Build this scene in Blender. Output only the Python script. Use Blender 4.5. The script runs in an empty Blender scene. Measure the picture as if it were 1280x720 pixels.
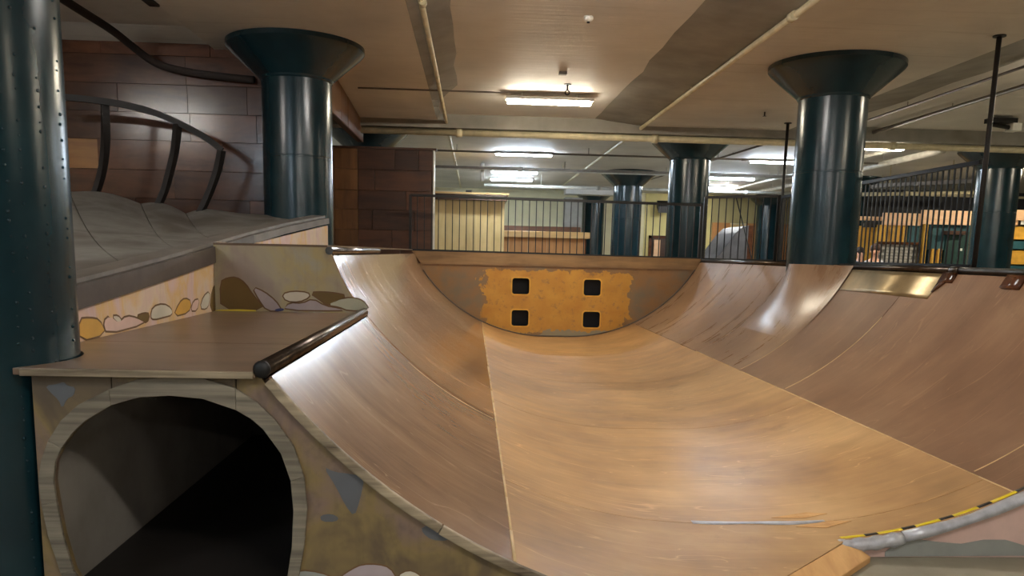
import bpy, bmesh, math, random
from mathutils import Vector, Matrix, noise
rnd = random.Random(7)
sc = bpy.context.scene
col = sc.collection

# ---------------------------------------------------------------- camera
EYE = 1.545
FPX, YP, PITCH, YAW, ROLL = 991.42, 468.68, 0.1527, 0.0530, 0.0230
_cp, _sp = math.cos(PITCH), math.sin(PITCH)
_cy, _sy = math.cos(YAW), math.sin(YAW)
_cr, _sr = math.cos(ROLL), math.sin(ROLL)
FW = Vector((_sy*_cp, _cy*_cp, -_sp))
_r0 = Vector((_cy, -_sy, 0)); _u0 = _r0.cross(FW)
RT = _r0*_cr + _u0*_sr
UP = -_r0*_sr + _u0*_cr
cam = bpy.data.cameras.new('camera')
cam_o = bpy.data.objects.new('camera', cam); col.objects.link(cam_o)
cam.sensor_width = 36; cam.lens = FPX/1280*36
cam.shift_y = (YP-360)/1280
cam.clip_end = 200
cam_o.matrix_world = Matrix(((RT.x, UP.x, -FW.x, 0), (RT.y, UP.y, -FW.y, 0), (RT.z, UP.z, -FW.z, EYE), (0, 0, 0, 1)))
sc.camera = cam_o

# ---------------------------------------------------------------- world, exposure
w = bpy.data.worlds.new('world'); sc.world = w; w.use_nodes = True
w.node_tree.nodes['Background'].inputs[0].default_value = (.8, .85, 1, 1)
w.node_tree.nodes['Background'].inputs[1].default_value = 0.02
vs = sc.view_settings
vs.view_transform = 'Standard'; vs.look = 'None'; vs.gamma = 1; vs.use_curve_mapping = False
vs.exposure = 2.0
TUBE_POWER = 34.0          # emission of the fluorescent diffusers

# ---------------------------------------------------------------- pixel helpers (photo is 1280 x 720)
def ray(x, y): return FW + RT*((x-640)/FPX) - UP*((y-YP)/FPX)
def PY(x, y, Y): v = ray(x, y); p = v*(Y/v.y); return Vector((p.x, p.y, p.z+EYE))
def PX(x, y, X): v = ray(x, y); p = v*(X/v.x); return Vector((p.x, p.y, p.z+EYE))
def PH(x, y, h): v = ray(x, y); p = v*(h/v.z); return Vector((p.x, p.y, p.z+EYE))

# ---------------------------------------------------------------- materials
def srgb(r, g, b):
    f = lambda c: (c/255/12.92) if c/255 <= .04045 else ((c/255+.055)/1.055)**2.4
    return (f(r), f(g), f(b), 1)
class NT:
    def __init__(s, name):
        s.m = bpy.data.materials.new(name); s.m.use_nodes = True
        s.t = s.m.node_tree; s.n = s.t.nodes; s.b = s.n['Principled BSDF']
        s.co = s.n.new('ShaderNodeTexCoord').outputs['Object']
    def L(s, a, b): s.t.links.new(a, b)
    def mapping(s, scale=(1, 1, 1), rot=(0, 0, 0), loc=(0, 0, 0)):
        k = s.n.new('ShaderNodeMapping'); k.inputs['Scale'].default_value = scale
        k.inputs['Rotation'].default_value = rot; k.inputs['Location'].default_value = loc
        s.L(s.co, k.inputs[0]); return k.outputs[0]
    def noise(s, sc_, det=4, rough=.55, vec=None, dist=0):
        k = s.n.new('ShaderNodeTexNoise'); k.inputs['Scale'].default_value = sc_
        k.inputs['Detail'].default_value = det; k.inputs['Roughness'].default_value = rough
        k.inputs['Distortion'].default_value = dist
        s.L(vec if vec is not None else s.co, k.inputs['Vector']); return k.outputs['Fac']
    def ramp(s, fac, stops, interp='LINEAR'):
        k = s.n.new('ShaderNodeValToRGB'); cr = k.color_ramp; cr.interpolation = interp
        while len(cr.elements) > 1: cr.elements.remove(cr.elements[-1])
        cr.elements[0].position = stops[0][0]; cr.elements[0].color = stops[0][1]
        for p, c in stops[1:]:
            e = cr.elements.new(p); e.color = c
        s.L(fac, k.inputs[0]); return k.outputs[0]
    def mix(s, fac, a, b, mode='MIX'):
        k = s.n.new('ShaderNodeMix'); k.data_type = 'RGBA'; k.blend_type = mode
        for sock, v in ((k.inputs[0], fac), (k.inputs[6], a), (k.inputs[7], b)):
            if isinstance(v, (int, float, tuple)): sock.default_value = v
            else: s.L(v, sock)
        return k.outputs[2]
    def math(s, op, a, b=0.0, clamp=False):
        k = s.n.new('ShaderNodeMath'); k.operation = op; k.use_clamp = clamp
        for sock, v in ((k.inputs[0], a), (k.inputs[1], b)):
            if isinstance(v, (int, float)): sock.default_value = v
            else: s.L(v, sock)
        return k.outputs[0]
    def xyz(s):
        k = s.n.new('ShaderNodeSeparateXYZ'); s.L(s.co, k.inputs[0]); return k.outputs
    def rand(s): return s.n.new('ShaderNodeObjectInfo').outputs['Random']
    def bump(s, fac, strength=.2, dist=.01):
        k = s.n.new('ShaderNodeBump'); k.inputs['Strength'].default_value = strength
        k.inputs['Distance'].default_value = dist
        s.L(fac, k.inputs['Height']); s.L(k.outputs[0], s.b.inputs['Normal'])
    def base(s, v):
        if isinstance(v, tuple): s.b.inputs['Base Color'].default_value = v
        else: s.L(v, s.b.inputs['Base Color'])
    def rough(s, v):
        if isinstance(v, (int, float)): s.b.inputs['Roughness'].default_value = v
        else: s.L(v, s.b.inputs['Roughness'])
def W(v): return (v, v, v, 1)

def m_plain(name, c, rough=.6, metal=0, var=.12, scale=6, bump=.1):
    t = NT(name); f = t.noise(scale, 5)
    dk = tuple(x*(1-var*2) for x in c[:3])+(1,); lt = tuple(min(1, x*(1+var)) for x in c[:3])+(1,)
    t.base(t.ramp(f, [(.3, dk), (.7, lt)])); t.rough(rough); t.b.inputs['Metallic'].default_value = metal
    if bump: t.bump(t.noise(scale*8, 3), bump, .004)
    return t.m

def m_ramp(name, c_dark, c_mid, c_light, r0=.24, r1=.46):
    t = NT(name)
    big = t.noise(.9, 4, .6)
    st = t.noise(1.0, 6, .65, t.mapping((1.1, 5, 1.1), (0, 0, .3)))
    st2 = t.noise(1.0, 5, .7, t.mapping((2.2, 22, 2.2), (0, 0, .25)))
    f = t.math('ADD', t.math('MULTIPLY', big, .65), t.math('MULTIPLY', st, .35))
    c = t.ramp(f, [(.32, c_dark), (.5, c_mid), (.68, c_light)])
    c = t.mix(t.ramp(st2, [(.58, W(0)), (.75, W(.3))]), c, c_light)
    # thin pale wheel scuffs
    sc1 = t.noise(1.0, 2, .5, t.mapping((.7, 5, .7), (0, 0, .35)), .8)
    scr = t.ramp(sc1, [(.494, W(0)), (.5, W(.4)), (.506, W(0))])
    c = t.mix(scr, c, tuple(min(1, x*1.35) for x in c_light[:3])+(1,))
    # dark ingrained dirt
    dirt = t.noise(2.3, 6, .7)
    c = t.mix(t.ramp(dirt, [(.6, W(0)), (.75, W(.35))]), c, tuple(x*.5 for x in c_dark[:3])+(1,))
    k = t.mix(t.rand(), c, c); hs = t.n.new('ShaderNodeHueSaturation')
    hs.inputs['Saturation'].default_value = 1
    t.L(t.math('ADD', t.math('MULTIPLY', t.rand(), .16), .92), hs.inputs['Value']); t.L(c, hs.inputs['Color'])
    t.base(hs.outputs[0])
    t.rough(t.math('ADD', t.math('MULTIPLY', st, r1-r0), r0))
    t.bump(t.noise(3, 4), .12, .01)
    return t.m

def m_mural(name, cols, scale=1.6):
    t = NT(name)
    f = t.noise(scale, 4, .55, t.mapping((1, 1, .8)), .6)
    n = len(cols); c = t.ramp(f, [(.3+.4*i/(n-1), cols[i]) for i in range(n)])
    g = t.noise(scale*3.5, 5, .7)
    c = t.mix(t.ramp(g, [(.5, W(0)), (.72, W(.5))]), c, cols[0])
    drip = t.noise(1, 4, .6, t.mapping((26, 26, 2.2)))
    c = t.mix(t.ramp(drip, [(.54, W(0)), (.72, W(.22))]), c, tuple(x*.6 for x in cols[1][:3])+(1,))
    t.base(c); t.rough(.55); t.bump(t.noise(20, 4), .1, .004)
    return t.m

def m_wood(name, c0, c1, axis='x', rough=.45, grain=26, var=.5, edge=None):
    t = NT(name)
    s = {'x': (1.2, grain, grain), 'y': (grain, 1.2, grain), 'z': (grain, grain, 1.2)}[axis]
    off = t.n.new('ShaderNodeVectorMath'); off.operation = 'ADD'
    cmb = t.n.new('ShaderNodeCombineXYZ'); r = t.math('MULTIPLY', t.rand(), 31)
    t.L(r, cmb.inputs[0]); t.L(r, cmb.inputs[2]); t.L(t.mapping(s), off.inputs[0]); t.L(cmb.outputs[0], off.inputs[1])
    f = t.noise(1, 5, .6, off.outputs[0], .5)
    big = t.noise(1.7, 4, .6)
    f = t.math('ADD', t.math('MULTIPLY', f, .6), t.math('MULTIPLY', big, .4))
    c = t.ramp(f, [(.34, c0), (.66, c1)])
    hs = t.n.new('ShaderNodeHueSaturation'); t.L(c, hs.inputs['Color'])
    t.L(t.math('ADD', t.math('MULTIPLY', t.rand(), var), 1-var/2), hs.inputs['Value']); t.base(hs.outputs[0])
    t.rough(rough); t.bump(f, .15, .004)
    return t.m

def m_column():
    t = NT('teal_paint')
    f = t.noise(3, 5)
    c = t.ramp(f, [(.3, srgb(13, 38, 46)), (.7, srgb(20, 50, 58))])
    z = t.xyz()[2]
    sp = t.noise(40, 2, .5)
    c = t.mix(t.ramp(sp, [(.80, W(0)), (.84, W(.5))]), c, srgb(120, 145, 150))
    t.base(c); t.rough(t.math('ADD', t.math('MULTIPLY', t.noise(6, 3), .12), .17))
    t.bump(t.noise(5, 3), .05, .01)
    return t.m

def m_ceiling():
    t = NT('ceiling_paint')
    f = t.noise(.8, 5, .6)
    c = t.ramp(f, [(.3, srgb(200, 196, 190)), (.7, srgb(226, 222, 215))])
    li = t.noise(1, 3, .6, t.mapping((.5, 11, .5)))
    c = t.mix(t.ramp(li, [(.6, W(0)), (.72, W(.35))]), c, srgb(168, 162, 152))
    fine = t.noise(1, 2, .5, t.mapping((.3, 60, .3)))
    t.base(c); t.rough(.6)
    t.bump(t.math('ADD', li, t.math('MULTIPLY', fine, .35)), .35, .02)
    return t.m

def m_emit(name, c, s):
    m = bpy.data.materials.new(name); m.use_nodes = True
    b = m.node_tree.nodes['Principled BSDF']
    b.inputs['Base Color'].default_value = c; b.inputs['Emission Color'].default_value = c
    b.inputs['Emission Strength'].default_value = s
    return m

def m_panel():      # end panel: ochre paint worn off around its edges
    t = NT('end_panel_paint')
    o = t.xyz(); n1 = t.noise(5, 5, .65); n2 = t.noise(3, 4)
    brown = t.ramp(t.noise(1.4, 5, .65), [(.3, srgb(112, 84, 58)), (.5, srgb(140, 104, 66)), (.7, srgb(118, 104, 86))])
    ochre = t.ramp(n2, [(.3, srgb(176, 122, 46)), (.7, srgb(196, 146, 60))])
    x = t.math('ADD', o[0], t.math('MULTIPLY', t.math('SUBTRACT', n1, .5), .9))
    z = t.math('ADD', o[2], t.math('MULTIPLY', t.math('SUBTRACT', n1, .5), .35))
    inx = t.math('MULTIPLY', t.math('GREATER_THAN', x, .22), t.math('LESS_THAN', x, 2.78))
    ins = t.math('MULTIPLY', inx, t.math('MULTIPLY', t.math('GREATER_THAN', z, EYE-1.40), t.math('LESS_THAN', z, EYE-.30)))
    scf = t.noise(7, 6, .75)
    ins = t.math('MULTIPLY', ins, t.ramp(scf, [(.54, W(1)), (.67, W(.15))]))
    c = t.mix(ins, brown, ochre)
    low = t.math('MULTIPLY', t.math('LESS_THAN', z, EYE-1.34), t.math('GREATER_THAN', t.noise(2.5, 5), .47))
    c = t.mix(low, c, srgb(142, 132, 112))
    t.base(c); t.rough(.5); t.bump(n1, .1, .005)
    return t.m

M = {}
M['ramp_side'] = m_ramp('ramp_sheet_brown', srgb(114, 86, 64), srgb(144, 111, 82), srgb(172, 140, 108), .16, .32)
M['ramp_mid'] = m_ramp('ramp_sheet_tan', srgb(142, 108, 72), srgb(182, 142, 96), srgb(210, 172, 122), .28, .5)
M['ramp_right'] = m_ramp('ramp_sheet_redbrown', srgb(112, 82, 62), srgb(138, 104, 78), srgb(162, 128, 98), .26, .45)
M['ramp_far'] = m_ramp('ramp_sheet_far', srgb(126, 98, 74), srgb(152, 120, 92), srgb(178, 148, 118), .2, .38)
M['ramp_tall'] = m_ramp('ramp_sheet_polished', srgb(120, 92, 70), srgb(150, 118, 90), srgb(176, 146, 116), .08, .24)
M['substrate'] = m_plain('bare_ply_dark', srgb(70, 50, 34), .8)
M['deck'] = m_wood('deck_ply', srgb(96, 76, 60), srgb(134, 110, 88), 'x', .28, 5, .1)
M['edge'] = m_wood('worn_ply_edge', srgb(76, 62, 46), srgb(190, 172, 142), 'x', .7, 26, .1)
M['arch'] = m_wood('weathered_trim', srgb(76, 69, 58), srgb(146, 136, 118), 'x', .8, 40, .12)
M['mural_front'] = m_mural('mural_olive', [srgb(82, 70, 56), srgb(100, 84, 62), srgb(130, 110, 70), srgb(126, 104, 90), srgb(92, 84, 74)], 2.8)
M['mural_back'] = m_mural('mural_grey_yellow', [srgb(152, 136, 126), srgb(168, 156, 130), srgb(176, 160, 116), srgb(166, 160, 142), srgb(162, 144, 136)], 2.2)
M['mural_side'] = m_mural('mural_pink_yellow', [srgb(208, 176, 168), srgb(212, 190, 166), srgb(214, 176, 118), srgb(210, 182, 180), srgb(206, 168, 140)], 2.6)
M['panel'] = m_panel()
M['header'] = m_wood('header_wood', srgb(110, 84, 56), srgb(156, 122, 82), 'x', .5, 14, .1)
M['black'] = m_plain('black_paint', srgb(18, 16, 16), .5, 0, .1, 8, .05)
M['steel_dark'] = m_plain('dark_steel', srgb(84, 74, 66), .28, .9, .2, 14, .1)
M['rail_paint'] = m_plain('dark_brown_rail_paint', srgb(32, 26, 23), .6, 0, .15, 10)
M['steel_bright'] = m_plain('worn_steel', srgb(150, 150, 155), .22, 1, .15, 14, .1)
M['plate'] = m_plain('brown_steel_plate', srgb(176, 156, 118), .33, .7, .15, 5, .1)
M['grey_sheet'] = m_mural('grey_skate_sheet', [srgb(98, 92, 85), srgb(114, 110, 103), srgb(134, 131, 125), srgb(108, 102, 94), srgb(92, 85, 78)], 1.1)
M['trim_dark'] = m_plain('dark_trim', srgb(84, 74, 68), .45, 0, .15, 5)
M['trim_grey'] = m_plain('grey_trim', srgb(116, 108, 100), .45, 0, .15, 5)
M['seam'] = m_plain('pale_filler', srgb(214, 184, 136), .6)
M['column'] = m_column()
M['ceiling'] = m_ceiling()
M['haunch'] = m_plain('grey_concrete', srgb(142, 138, 130), .7, 0, .14, 2.2, .15)
M['plank_brown'] = m_wood('brown_wall_plank', srgb(60, 32, 20), srgb(108, 66, 42), 'x', .2, 5, .8)
M['plank_ochre'] = m_wood('ochre_wall_plank', srgb(128, 84, 38), srgb(160, 110, 52), 'x', .35, 9, .2)
M['plank_dark'] = m_wood('dark_wall_plank', srgb(52, 30, 20), srgb(88, 54, 34), 'x', .42, 9, .5)
M['plank_end'] = m_wood('side_wall_plank', srgb(84, 54, 30), srgb(124, 84, 46), 'z', .4, 9, .3)
M['pipe_cream'] = m_plain('cream_pipe_paint', srgb(206, 194, 160), .45)
M['pipe_white'] = m_plain('white_pipe_paint', srgb(208, 206, 200), .4)
M['pipe_grey'] = m_plain('grey_pipe', srgb(120, 112, 104), .5)
M['housing'] = m_plain('fixture_enamel', srgb(225, 225, 222), .35, 0, .03)
M['tube_warm'] = m_emit('tube_warm', (1, .90, .70, 1), TUBE_POWER)
M['tube_neutral'] = m_emit('tube_neutral', (1, .96, .90, 1), TUBE_POWER)
M['tube_cool'] = m_emit('tube_cool', (.74, .87, 1, 1), TUBE_POWER*1.1)
M['cream_wall'] = m_plain('cream_wall_paint', srgb(224, 216, 178), .6, 0, .06, 2)
M['yellow_wall'] = m_plain('yellow_wall_paint', srgb(222, 208, 140), .6, 0, .06, 2)
M['ply'] = m_wood('pale_plywood', srgb(196, 164, 108), srgb(224, 196, 140), 'z', .5, 7, .15)
M['ply_orange'] = m_wood('orange_plywood', srgb(176, 118, 64), srgb(206, 150, 92), 'z', .5, 7, .15)
M['ledge'] = m_wood('ledge_wood', srgb(206, 160, 100), srgb(232, 192, 132), 'x', .5, 9, .1)
M['floor'] = m_plain('worn_floor', srgb(150, 142, 124), .6, 0, .18, 1.6, .2)
M['room_wall'] = m_plain('room_wall_paint', srgb(170, 160, 140), .7, 0, .06, 2)
M['tape'] = m_plain('duct_tape', srgb(198, 200, 208), .3, .4, .12, 18, .3)
M['haz_y'] = m_plain('yellow_tape', srgb(240, 214, 40), .4, 0, .05)
M['haz_k'] = m_plain('black_tape', srgb(40, 36, 34), .4, 0, .05)
M['board'] = m_wood('raw_pine', srgb(186, 136, 82), srgb(216, 170, 112), 'y', .6, 12, .1)
M['ochre'] = m_plain('ochre_paint', srgb(214, 162, 62), .55)
M['teal'] = m_plain('teal_wall_paint', srgb(38, 84, 92), .55)
M['green_dark'] = m_plain('dark_green_paint', srgb(28, 62, 56), .5)
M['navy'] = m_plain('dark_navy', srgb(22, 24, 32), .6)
M['brick'] = m_plain('grey_brick', srgb(170, 164, 154), .8, 0, .2, 12)
M['peach'] = m_wood('peach_board', srgb(226, 176, 132), srgb(246, 208, 168), 'x', .5, 6, .1)
M['grey_ramp'] = m_plain('dark_grey_ramp', srgb(84, 80, 80), .5, 0, .15, 3)
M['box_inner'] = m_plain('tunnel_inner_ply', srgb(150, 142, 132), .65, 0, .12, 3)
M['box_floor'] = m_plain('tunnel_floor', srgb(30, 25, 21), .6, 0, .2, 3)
M['red'] = m_plain('red_paint', srgb(150, 40, 30), .4)
M['white'] = m_plain('white_plastic', srgb(226, 224, 216), .4, 0, .03)
for nm, c in dict(p_olive=(112, 88, 42), p_lilac=(172, 158, 160), p_white=(206, 198, 180), p_pale=(184, 184, 162), p_ochre=(206, 158, 72),
                  p_pink=(214, 182, 170), p_line=(110, 80, 48), p_blot=(92, 94, 98), p_yellow=(226, 206, 70), p_grey=(150, 152, 146), p_blue=(60, 64, 110)).items():
    M[nm] = m_plain('paint_'+nm[2:], srgb(*c), .55, 0, .07, 5)
for nm, c, r in (('skin', (206, 156, 130), .5), ('hair_brown', (70, 44, 34), .6), ('hair_dark', (40, 28, 26), .6), ('shirt_grey', (176, 176, 186), .8),
              ('shirt_blue', (120, 136, 160), .8), ('jeans', (52, 58, 80), .8), ('shoe', (40, 38, 38), .6), ('eye', (20, 18, 18), .3), ('lip', (160, 90, 84), .5)):
    M[nm] = m_plain(nm, srgb(*c), r, 0, .05)

# ---------------------------------------------------------------- mesh builders
class MB:
    def __init__(s): s.v = []; s.f = []; s.mi = []; s.sm = []
    def add(s, vs_, fs, mi=0, smooth=False):
        o = len(s.v); s.v += [Vector(p) for p in vs_]
        s.f += [tuple(i+o for i in f) for f in fs]; s.mi += [mi]*len(fs); s.sm += [smooth]*len(fs); return s
    def box(s, x0, x1, y0, y1, z0, z1, mi=0):
        return s.add([(x, y, z) for x in (x0, x1) for y in (y0, y1) for z in (z0, z1)],
                     [(0, 1, 3, 2), (4, 6, 7, 5), (0, 4, 5, 1), (2, 3, 7, 6), (0, 2, 6, 4), (1, 5, 7, 3)], mi)
    def tube(s, pts, r, n=10, mi=0, cap=True, smooth=True, sx=1, flat=None):
        pts = [Vector(p) for p in pts]; rings = []
        up = Vector((0, 0, 1))
        for i, p in enumerate(pts):
            d = (pts[min(i+1, len(pts)-1)]-pts[max(i-1, 0)]).normalized()
            a = d.cross(up)
            if a.length < 1e-3: a = Vector((1, 0, 0))
            a.normalize(); b = a.cross(d).normalized()
            rr = r[i] if isinstance(r, (list, tuple)) else r
            if flat:
                hw, hh = flat
                rings.append([p+a*(x*hw)+b*(y*hh) for x, y in ((-1, -1), (1, -1), (1, 1), (-1, 1))])
            else:
                rings.append([p+a*(math.cos(2*math.pi*k/n)*rr*sx)+b*(math.sin(2*math.pi*k/n)*rr) for k in range(n)])
        if flat: n = 4; smooth = False
        fs = []
        for i in range(len(rings)-1):
            for k in range(n): fs.append((i*n+k, i*n+(k+1) % n, (i+1)*n+(k+1) % n, (i+1)*n+k))
        vs_ = [v for rg in rings for v in rg]
        s.add(vs_, fs, mi, smooth)
        if cap:
            o = len(s.v)-len(vs_); e = len(s.v)-n
            s.f += [tuple(o+k for k in reversed(range(n))), tuple(e+k for k in range(n))]; s.mi += [mi, mi]; s.sm += [False, False]
        return s
    def lathe(s, prof, cx=0, cy=0, n=40, mi=0, smooth=True):
        vs_ = []; fs = []
        for r, z in prof:
            for k in range(n):
                a = 2*math.pi*k/n; vs_.append((cx+r*math.cos(a), cy+r*math.sin(a), z))
        for i in range(len(prof)-1):
            for k in range(n): fs.append((i*n+k, i*n+(k+1) % n, (i+1)*n+(k+1) % n, (i+1)*n+k))
        s.add(vs_, fs, mi, smooth)
        o = len(s.v)-len(vs_); e = len(s.v)-n
        s.f += [tuple(o+k for k in reversed(range(n))), tuple(e+k for k in range(n))]; s.mi += [mi, mi]; s.sm += [False, False]
        return s
    def prism(s, outline, d, mi=0):     # outline: planar 3-D points, d: extrusion vector
        d = Vector(d); a = [Vector(p) for p in outline]; n = len(a)
        s.add(a+[p+d for p in a], [tuple(range(n)), tuple(range(2*n-1, n-1, -1))]+[(i, n+i, n+(i+1) % n, (i+1) % n) for i in range(n)], mi)
        return s
    def sphere(s, c, r, n=12, m=8, sc_=(1, 1, 1), mi=0):
        vs_ = []; fs = []
        for j in range(m+1):
            th = math.pi*j/m
            for k in range(n):
                a = 2*math.pi*k/n
                vs_.append((c[0]+r*sc_[0]*math.sin(th)*math.cos(a), c[1]+r*sc_[1]*math.sin(th)*math.sin(a), c[2]+r*sc_[2]*math.cos(th)))
        for j in range(m):
            for k in range(n): fs.append((j*n+k, (j+1)*n+k, (j+1)*n+(k+1) % n, j*n+(k+1) % n))
        return s.add(vs_, fs, mi, True)
    def data(s, name, mats, org=(0, 0, 0)):
        me = bpy.data.meshes.new(name); o = Vector(org)
        me.from_pydata([tuple(p-o) for p in s.v], [], s.f)
        for m in (mats if isinstance(mats, (list, tuple)) else [mats]): me.materials.append(m)
        me.polygons.foreach_set('material_index', s.mi); me.polygons.foreach_set('use_smooth', s.sm)
        bm = bmesh.new(); bm.from_mesh(me); bmesh.ops.recalc_face_normals(bm, faces=bm.faces); bm.to_mesh(me); bm.free()
        me.update(); return me

ROOTLOC = {}
def thing(name, label, cat, loc=(0, 0, 0), group=None, kind=None, rz=0):
    o = bpy.data.objects.new(name, None); col.objects.link(o); o.empty_display_size = .1
    o.location = loc; o.rotation_euler = (0, 0, rz)
    if label: o['label'] = label
    if cat: o['category'] = cat
    if group: o['group'] = group
    if kind: o['kind'] = kind
    ROOTLOC[o.name] = Vector(loc); return o
def part(name, mb, mat, parent, label=None, bevel=0, local=False, kind=None):
    """a child mesh; coordinates in mb are world ones unless local"""
    org = Vector((0, 0, 0)) if local else ROOTLOC[parent.name]
    o = bpy.data.objects.new(name, mb.data(name, mat, org)); col.objects.link(o); o.parent = parent
    ROOTLOC[o.name] = org
    if label: o['label'] = label
    if kind: o['kind'] = kind
    if name in ('shaft', 'capital'): o.data.set_sharp_from_angle(angle=.4)
    if bevel: bev(o, bevel)
    return o
def single(name, mb, mat, label=None, cat=None, group=None, kind=None, bevel=0, loc=(0, 0, 0)):
    o = bpy.data.objects.new(name, mb.data(name, mat, loc)); col.objects.link(o); o.location = loc
    ROOTLOC[o.name] = Vector(loc)
    if label: o['label'] = label
    if cat: o['category'] = cat
    if group: o['group'] = group
    if kind: o['kind'] = kind
    if bevel: bev(o, bevel)
    return o
def bev(o, wdt, seg=2):
    m = o.modifiers.new('bevel', 'BEVEL'); m.width = wdt; m.segments = seg; m.limit_method = 'ANGLE'; m.angle_limit = .6
def link_copy(me, name, parent, loc, rot=None):
    o = bpy.data.objects.new(name, me); col.objects.link(o); o.parent = parent; o.location = loc
    if rot: o.rotation_euler = rot
    return o

# ================================================================ STRUCTURE
XL, XR, YB, YF = -7.0, 21.0, -16.0, 28.4
ZC = EYE+2.2        # underside of the column strips
ZB = EYE+2.3        # underside of the bays
single('floor', MB().box(XL, XR, YB, YF, -.2, 0), M['floor'], 'worn grey floor of the basement hall', None, kind='structure')

# ceiling with haunched bays -------------------------------------------------
def ceiling():
    mb = MB()
    ys = [YB]+[ -4+i*.6 for i in range(30)]+[14.0, 14.4, YF]
    ys = sorted(set(round(y, 3) for y in ys if y <= 14.0 or y in (14.4, YF)))
    rows = []
    for y in ys:
        wob = lambda s, a: a*noise.noise(Vector((y*.9, s, 0)))
        up = ZB if y <= 14.05 else ZC
        lf = EYE+2.34 if y <= 9.7 else ZC
        t = 1 if y < 11.5 else max(0, (13.2-y)/1.7)
        rows.append([(XL, y, lf), (-2.95, y, lf), (-2.95, y, ZC), (-.63, y, ZC), (-.63+.40*max(t, .12)+wob(1, .09), y, up),
                     (2.08+wob(5, .07), y, up), (2.9, y, ZC), (5.4, y, ZC), (6.2+wob(9, .06), y, up), (XR, y, up)])
    n = len(rows[0])
    vs_ = [p for r in rows for p in r]
    for i in range(len(rows)-1):
        for k in range(n-1):
            mi = 1 if (k in (3, 5, 7) and rows[i][0][1] < 14.0) or (abs(rows[i][0][1]-14.0) < .01 and k in (3, 4, 5)) else 0
            if i == 0 and k == 0: mb.add(vs_, [], 0)
            mb.f.append((i*n+k, i*n+k+1, (i+1)*n+k+1, (i+1)*n+k)); mb.mi.append(mi); mb.sm.append(False)
    o = single('ceiling', mb, [M['ceiling'], M['haunch']], 'beige painted concrete ceiling with grey haunched strips', None, kind='structure')
    # slab above, so no light leaks
    part('slab', MB().box(XL, XR, YB, YF, EYE+2.4, EYE+2.6), M['ceiling'], o)
    return o
ceiling()
single('wall_back', MB().box(XL, XR, YF, YF+.2, 0, EYE+2.5), M['cream_wall'], 'cream painted far wall of the hall', kind='structure')
single('wall_front', MB().box(XL, XR, YB-.2, YB, 0, EYE+2.5), M['room_wall'], 'plain painted wall opposite the cream far wall', kind='structure')
single('wall_left', MB().box(XL-.2, XL, YB, YF, 0, EYE+2.5), M['room_wall'], 'plain painted side wall of the hall', kind='structure')
single('wall_right', MB().box(XR, XR+.2, YB, YF, 0, EYE+2.5), M['room_wall'], 'plain painted side wall beyond the booth', kind='structure')

# dark plank wall behind the grey bank ---------------------------------------
def plank_wall():
    root = single('wall_timber', MB().box(-7, -1.72, 9.62, 9.72, 0, EYE+2.36), M['substrate'], 'wall clad in brown wooden boards behind the grey bank', kind='structure')
    hs = [2.34, 2.113, 1.80, 1.49, 1.18, .848, .53, .2]
    offs = [(-5.2, -4.21, -3.0, -2.05), (-5.4, -3.28, -2.05), (-5.0, -4.05, -3.27, -2.6, -1.9), (-5.3, -3.25, -2.5, -1.9), (-5.2, -4.3, -2.9, -2.2), (-5.6, -3.45, -2.3), (-5.2, -3.9, -2.6)]
    for i in range(len(hs)-1):
        xs = [-6.99]+list(offs[i])+[-1.74]
        for a, b in zip(xs[:-1], xs[1:]):
            if b-a < .03: continue
            th = .028+rnd.uniform(-.004, .006)
            m = M['plank_ochre'] if (i == 4 and -5.3 < a < -4.9) else M['plank_brown']
            part('plank', MB().box(a+.0015, b-.0015, 9.62-th, 9.62, EYE+hs[i+1]+.0015, EYE+hs[i]-.0015), m, root, bevel=.002)
plank_wall()
def side_wall():          # boarded downstand between ceiling and the open top of the dark wall
    a = Vector((-1.76, 9.72, 0)); b = Vector((-1.96, 14.5, 0)); d = (b-a).normalized(); nrm = Vector((d.y, -d.x, 0))
    zt = EYE+2.199; lo = lambda u: EYE+1.66+.20*u
    Z = lambda v: Vector((0, 0, v))
    root = single('wall_side', MB().prism([a+Z(lo(0)), b+Z(lo(1)), b+Z(zt), a+Z(zt)], -nrm*.08), M['substrate'], 'brown boarded downstand below the ceiling behind the teal column', kind='structure')
    n = 6
    for i in range(n):
        u0, u1 = i/n, (i+1)/n
        p = a+(b-a)*u0+d*.003; q = a+(b-a)*u1-d*.003; th = .02+rnd.uniform(0, .006)
        part('plank', MB().prism([p+Z(lo(u0)), q+Z(lo(u1)), q+Z(zt-.01), p+Z(zt-.01)], nrm*th), M['plank_end'], root, bevel=.003)
side_wall()
def dark_wall():
    root = single('wall_dark', MB().box(-2.9, -.72, 14.62, 14.74, 0, EYE+1.76), M['substrate'], 'freestanding wall of very dark brown boards', kind='structure')
    hs = [1.765, 1.406, 1.044, .707, .354, .012, -.35, -.7]
    offs = [(-1.4, -.98), (-1.75, -.75), (-1.2,), (-1.8, -1.05), (-1.45,), (-1.3,), (-1.6,)]
    for i in range(len(hs)-1):
        xs = [-2.89, -2.47, -2.05]+list(offs[i])+[-.73]
        for a, b in zip(xs[:-1], xs[1:]):
            if b-a < .03: continue
            part('plank', MB().box(a+.004, b-.004, 14.62-.028-rnd.uniform(0, .012), 14.62, EYE+hs[i+1]+.002, EYE+hs[i]-.002), M['plank_dark'] if a > -2.06 else M['plank_end'], root, bevel=.003)
    part('edge_trim', MB().box(-.72, -.69, 14.59, 14.76, 0, EYE+1.78), M['white'], root, 'white strip for the lit wall end')  # white colour stands in for light on the wall's end
    part('top_cap', MB().box(-2.9, -.66, 14.56, 14.78, EYE+1.765, EYE+1.80), M['plank_dark'], root)
dark_wall()
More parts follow.
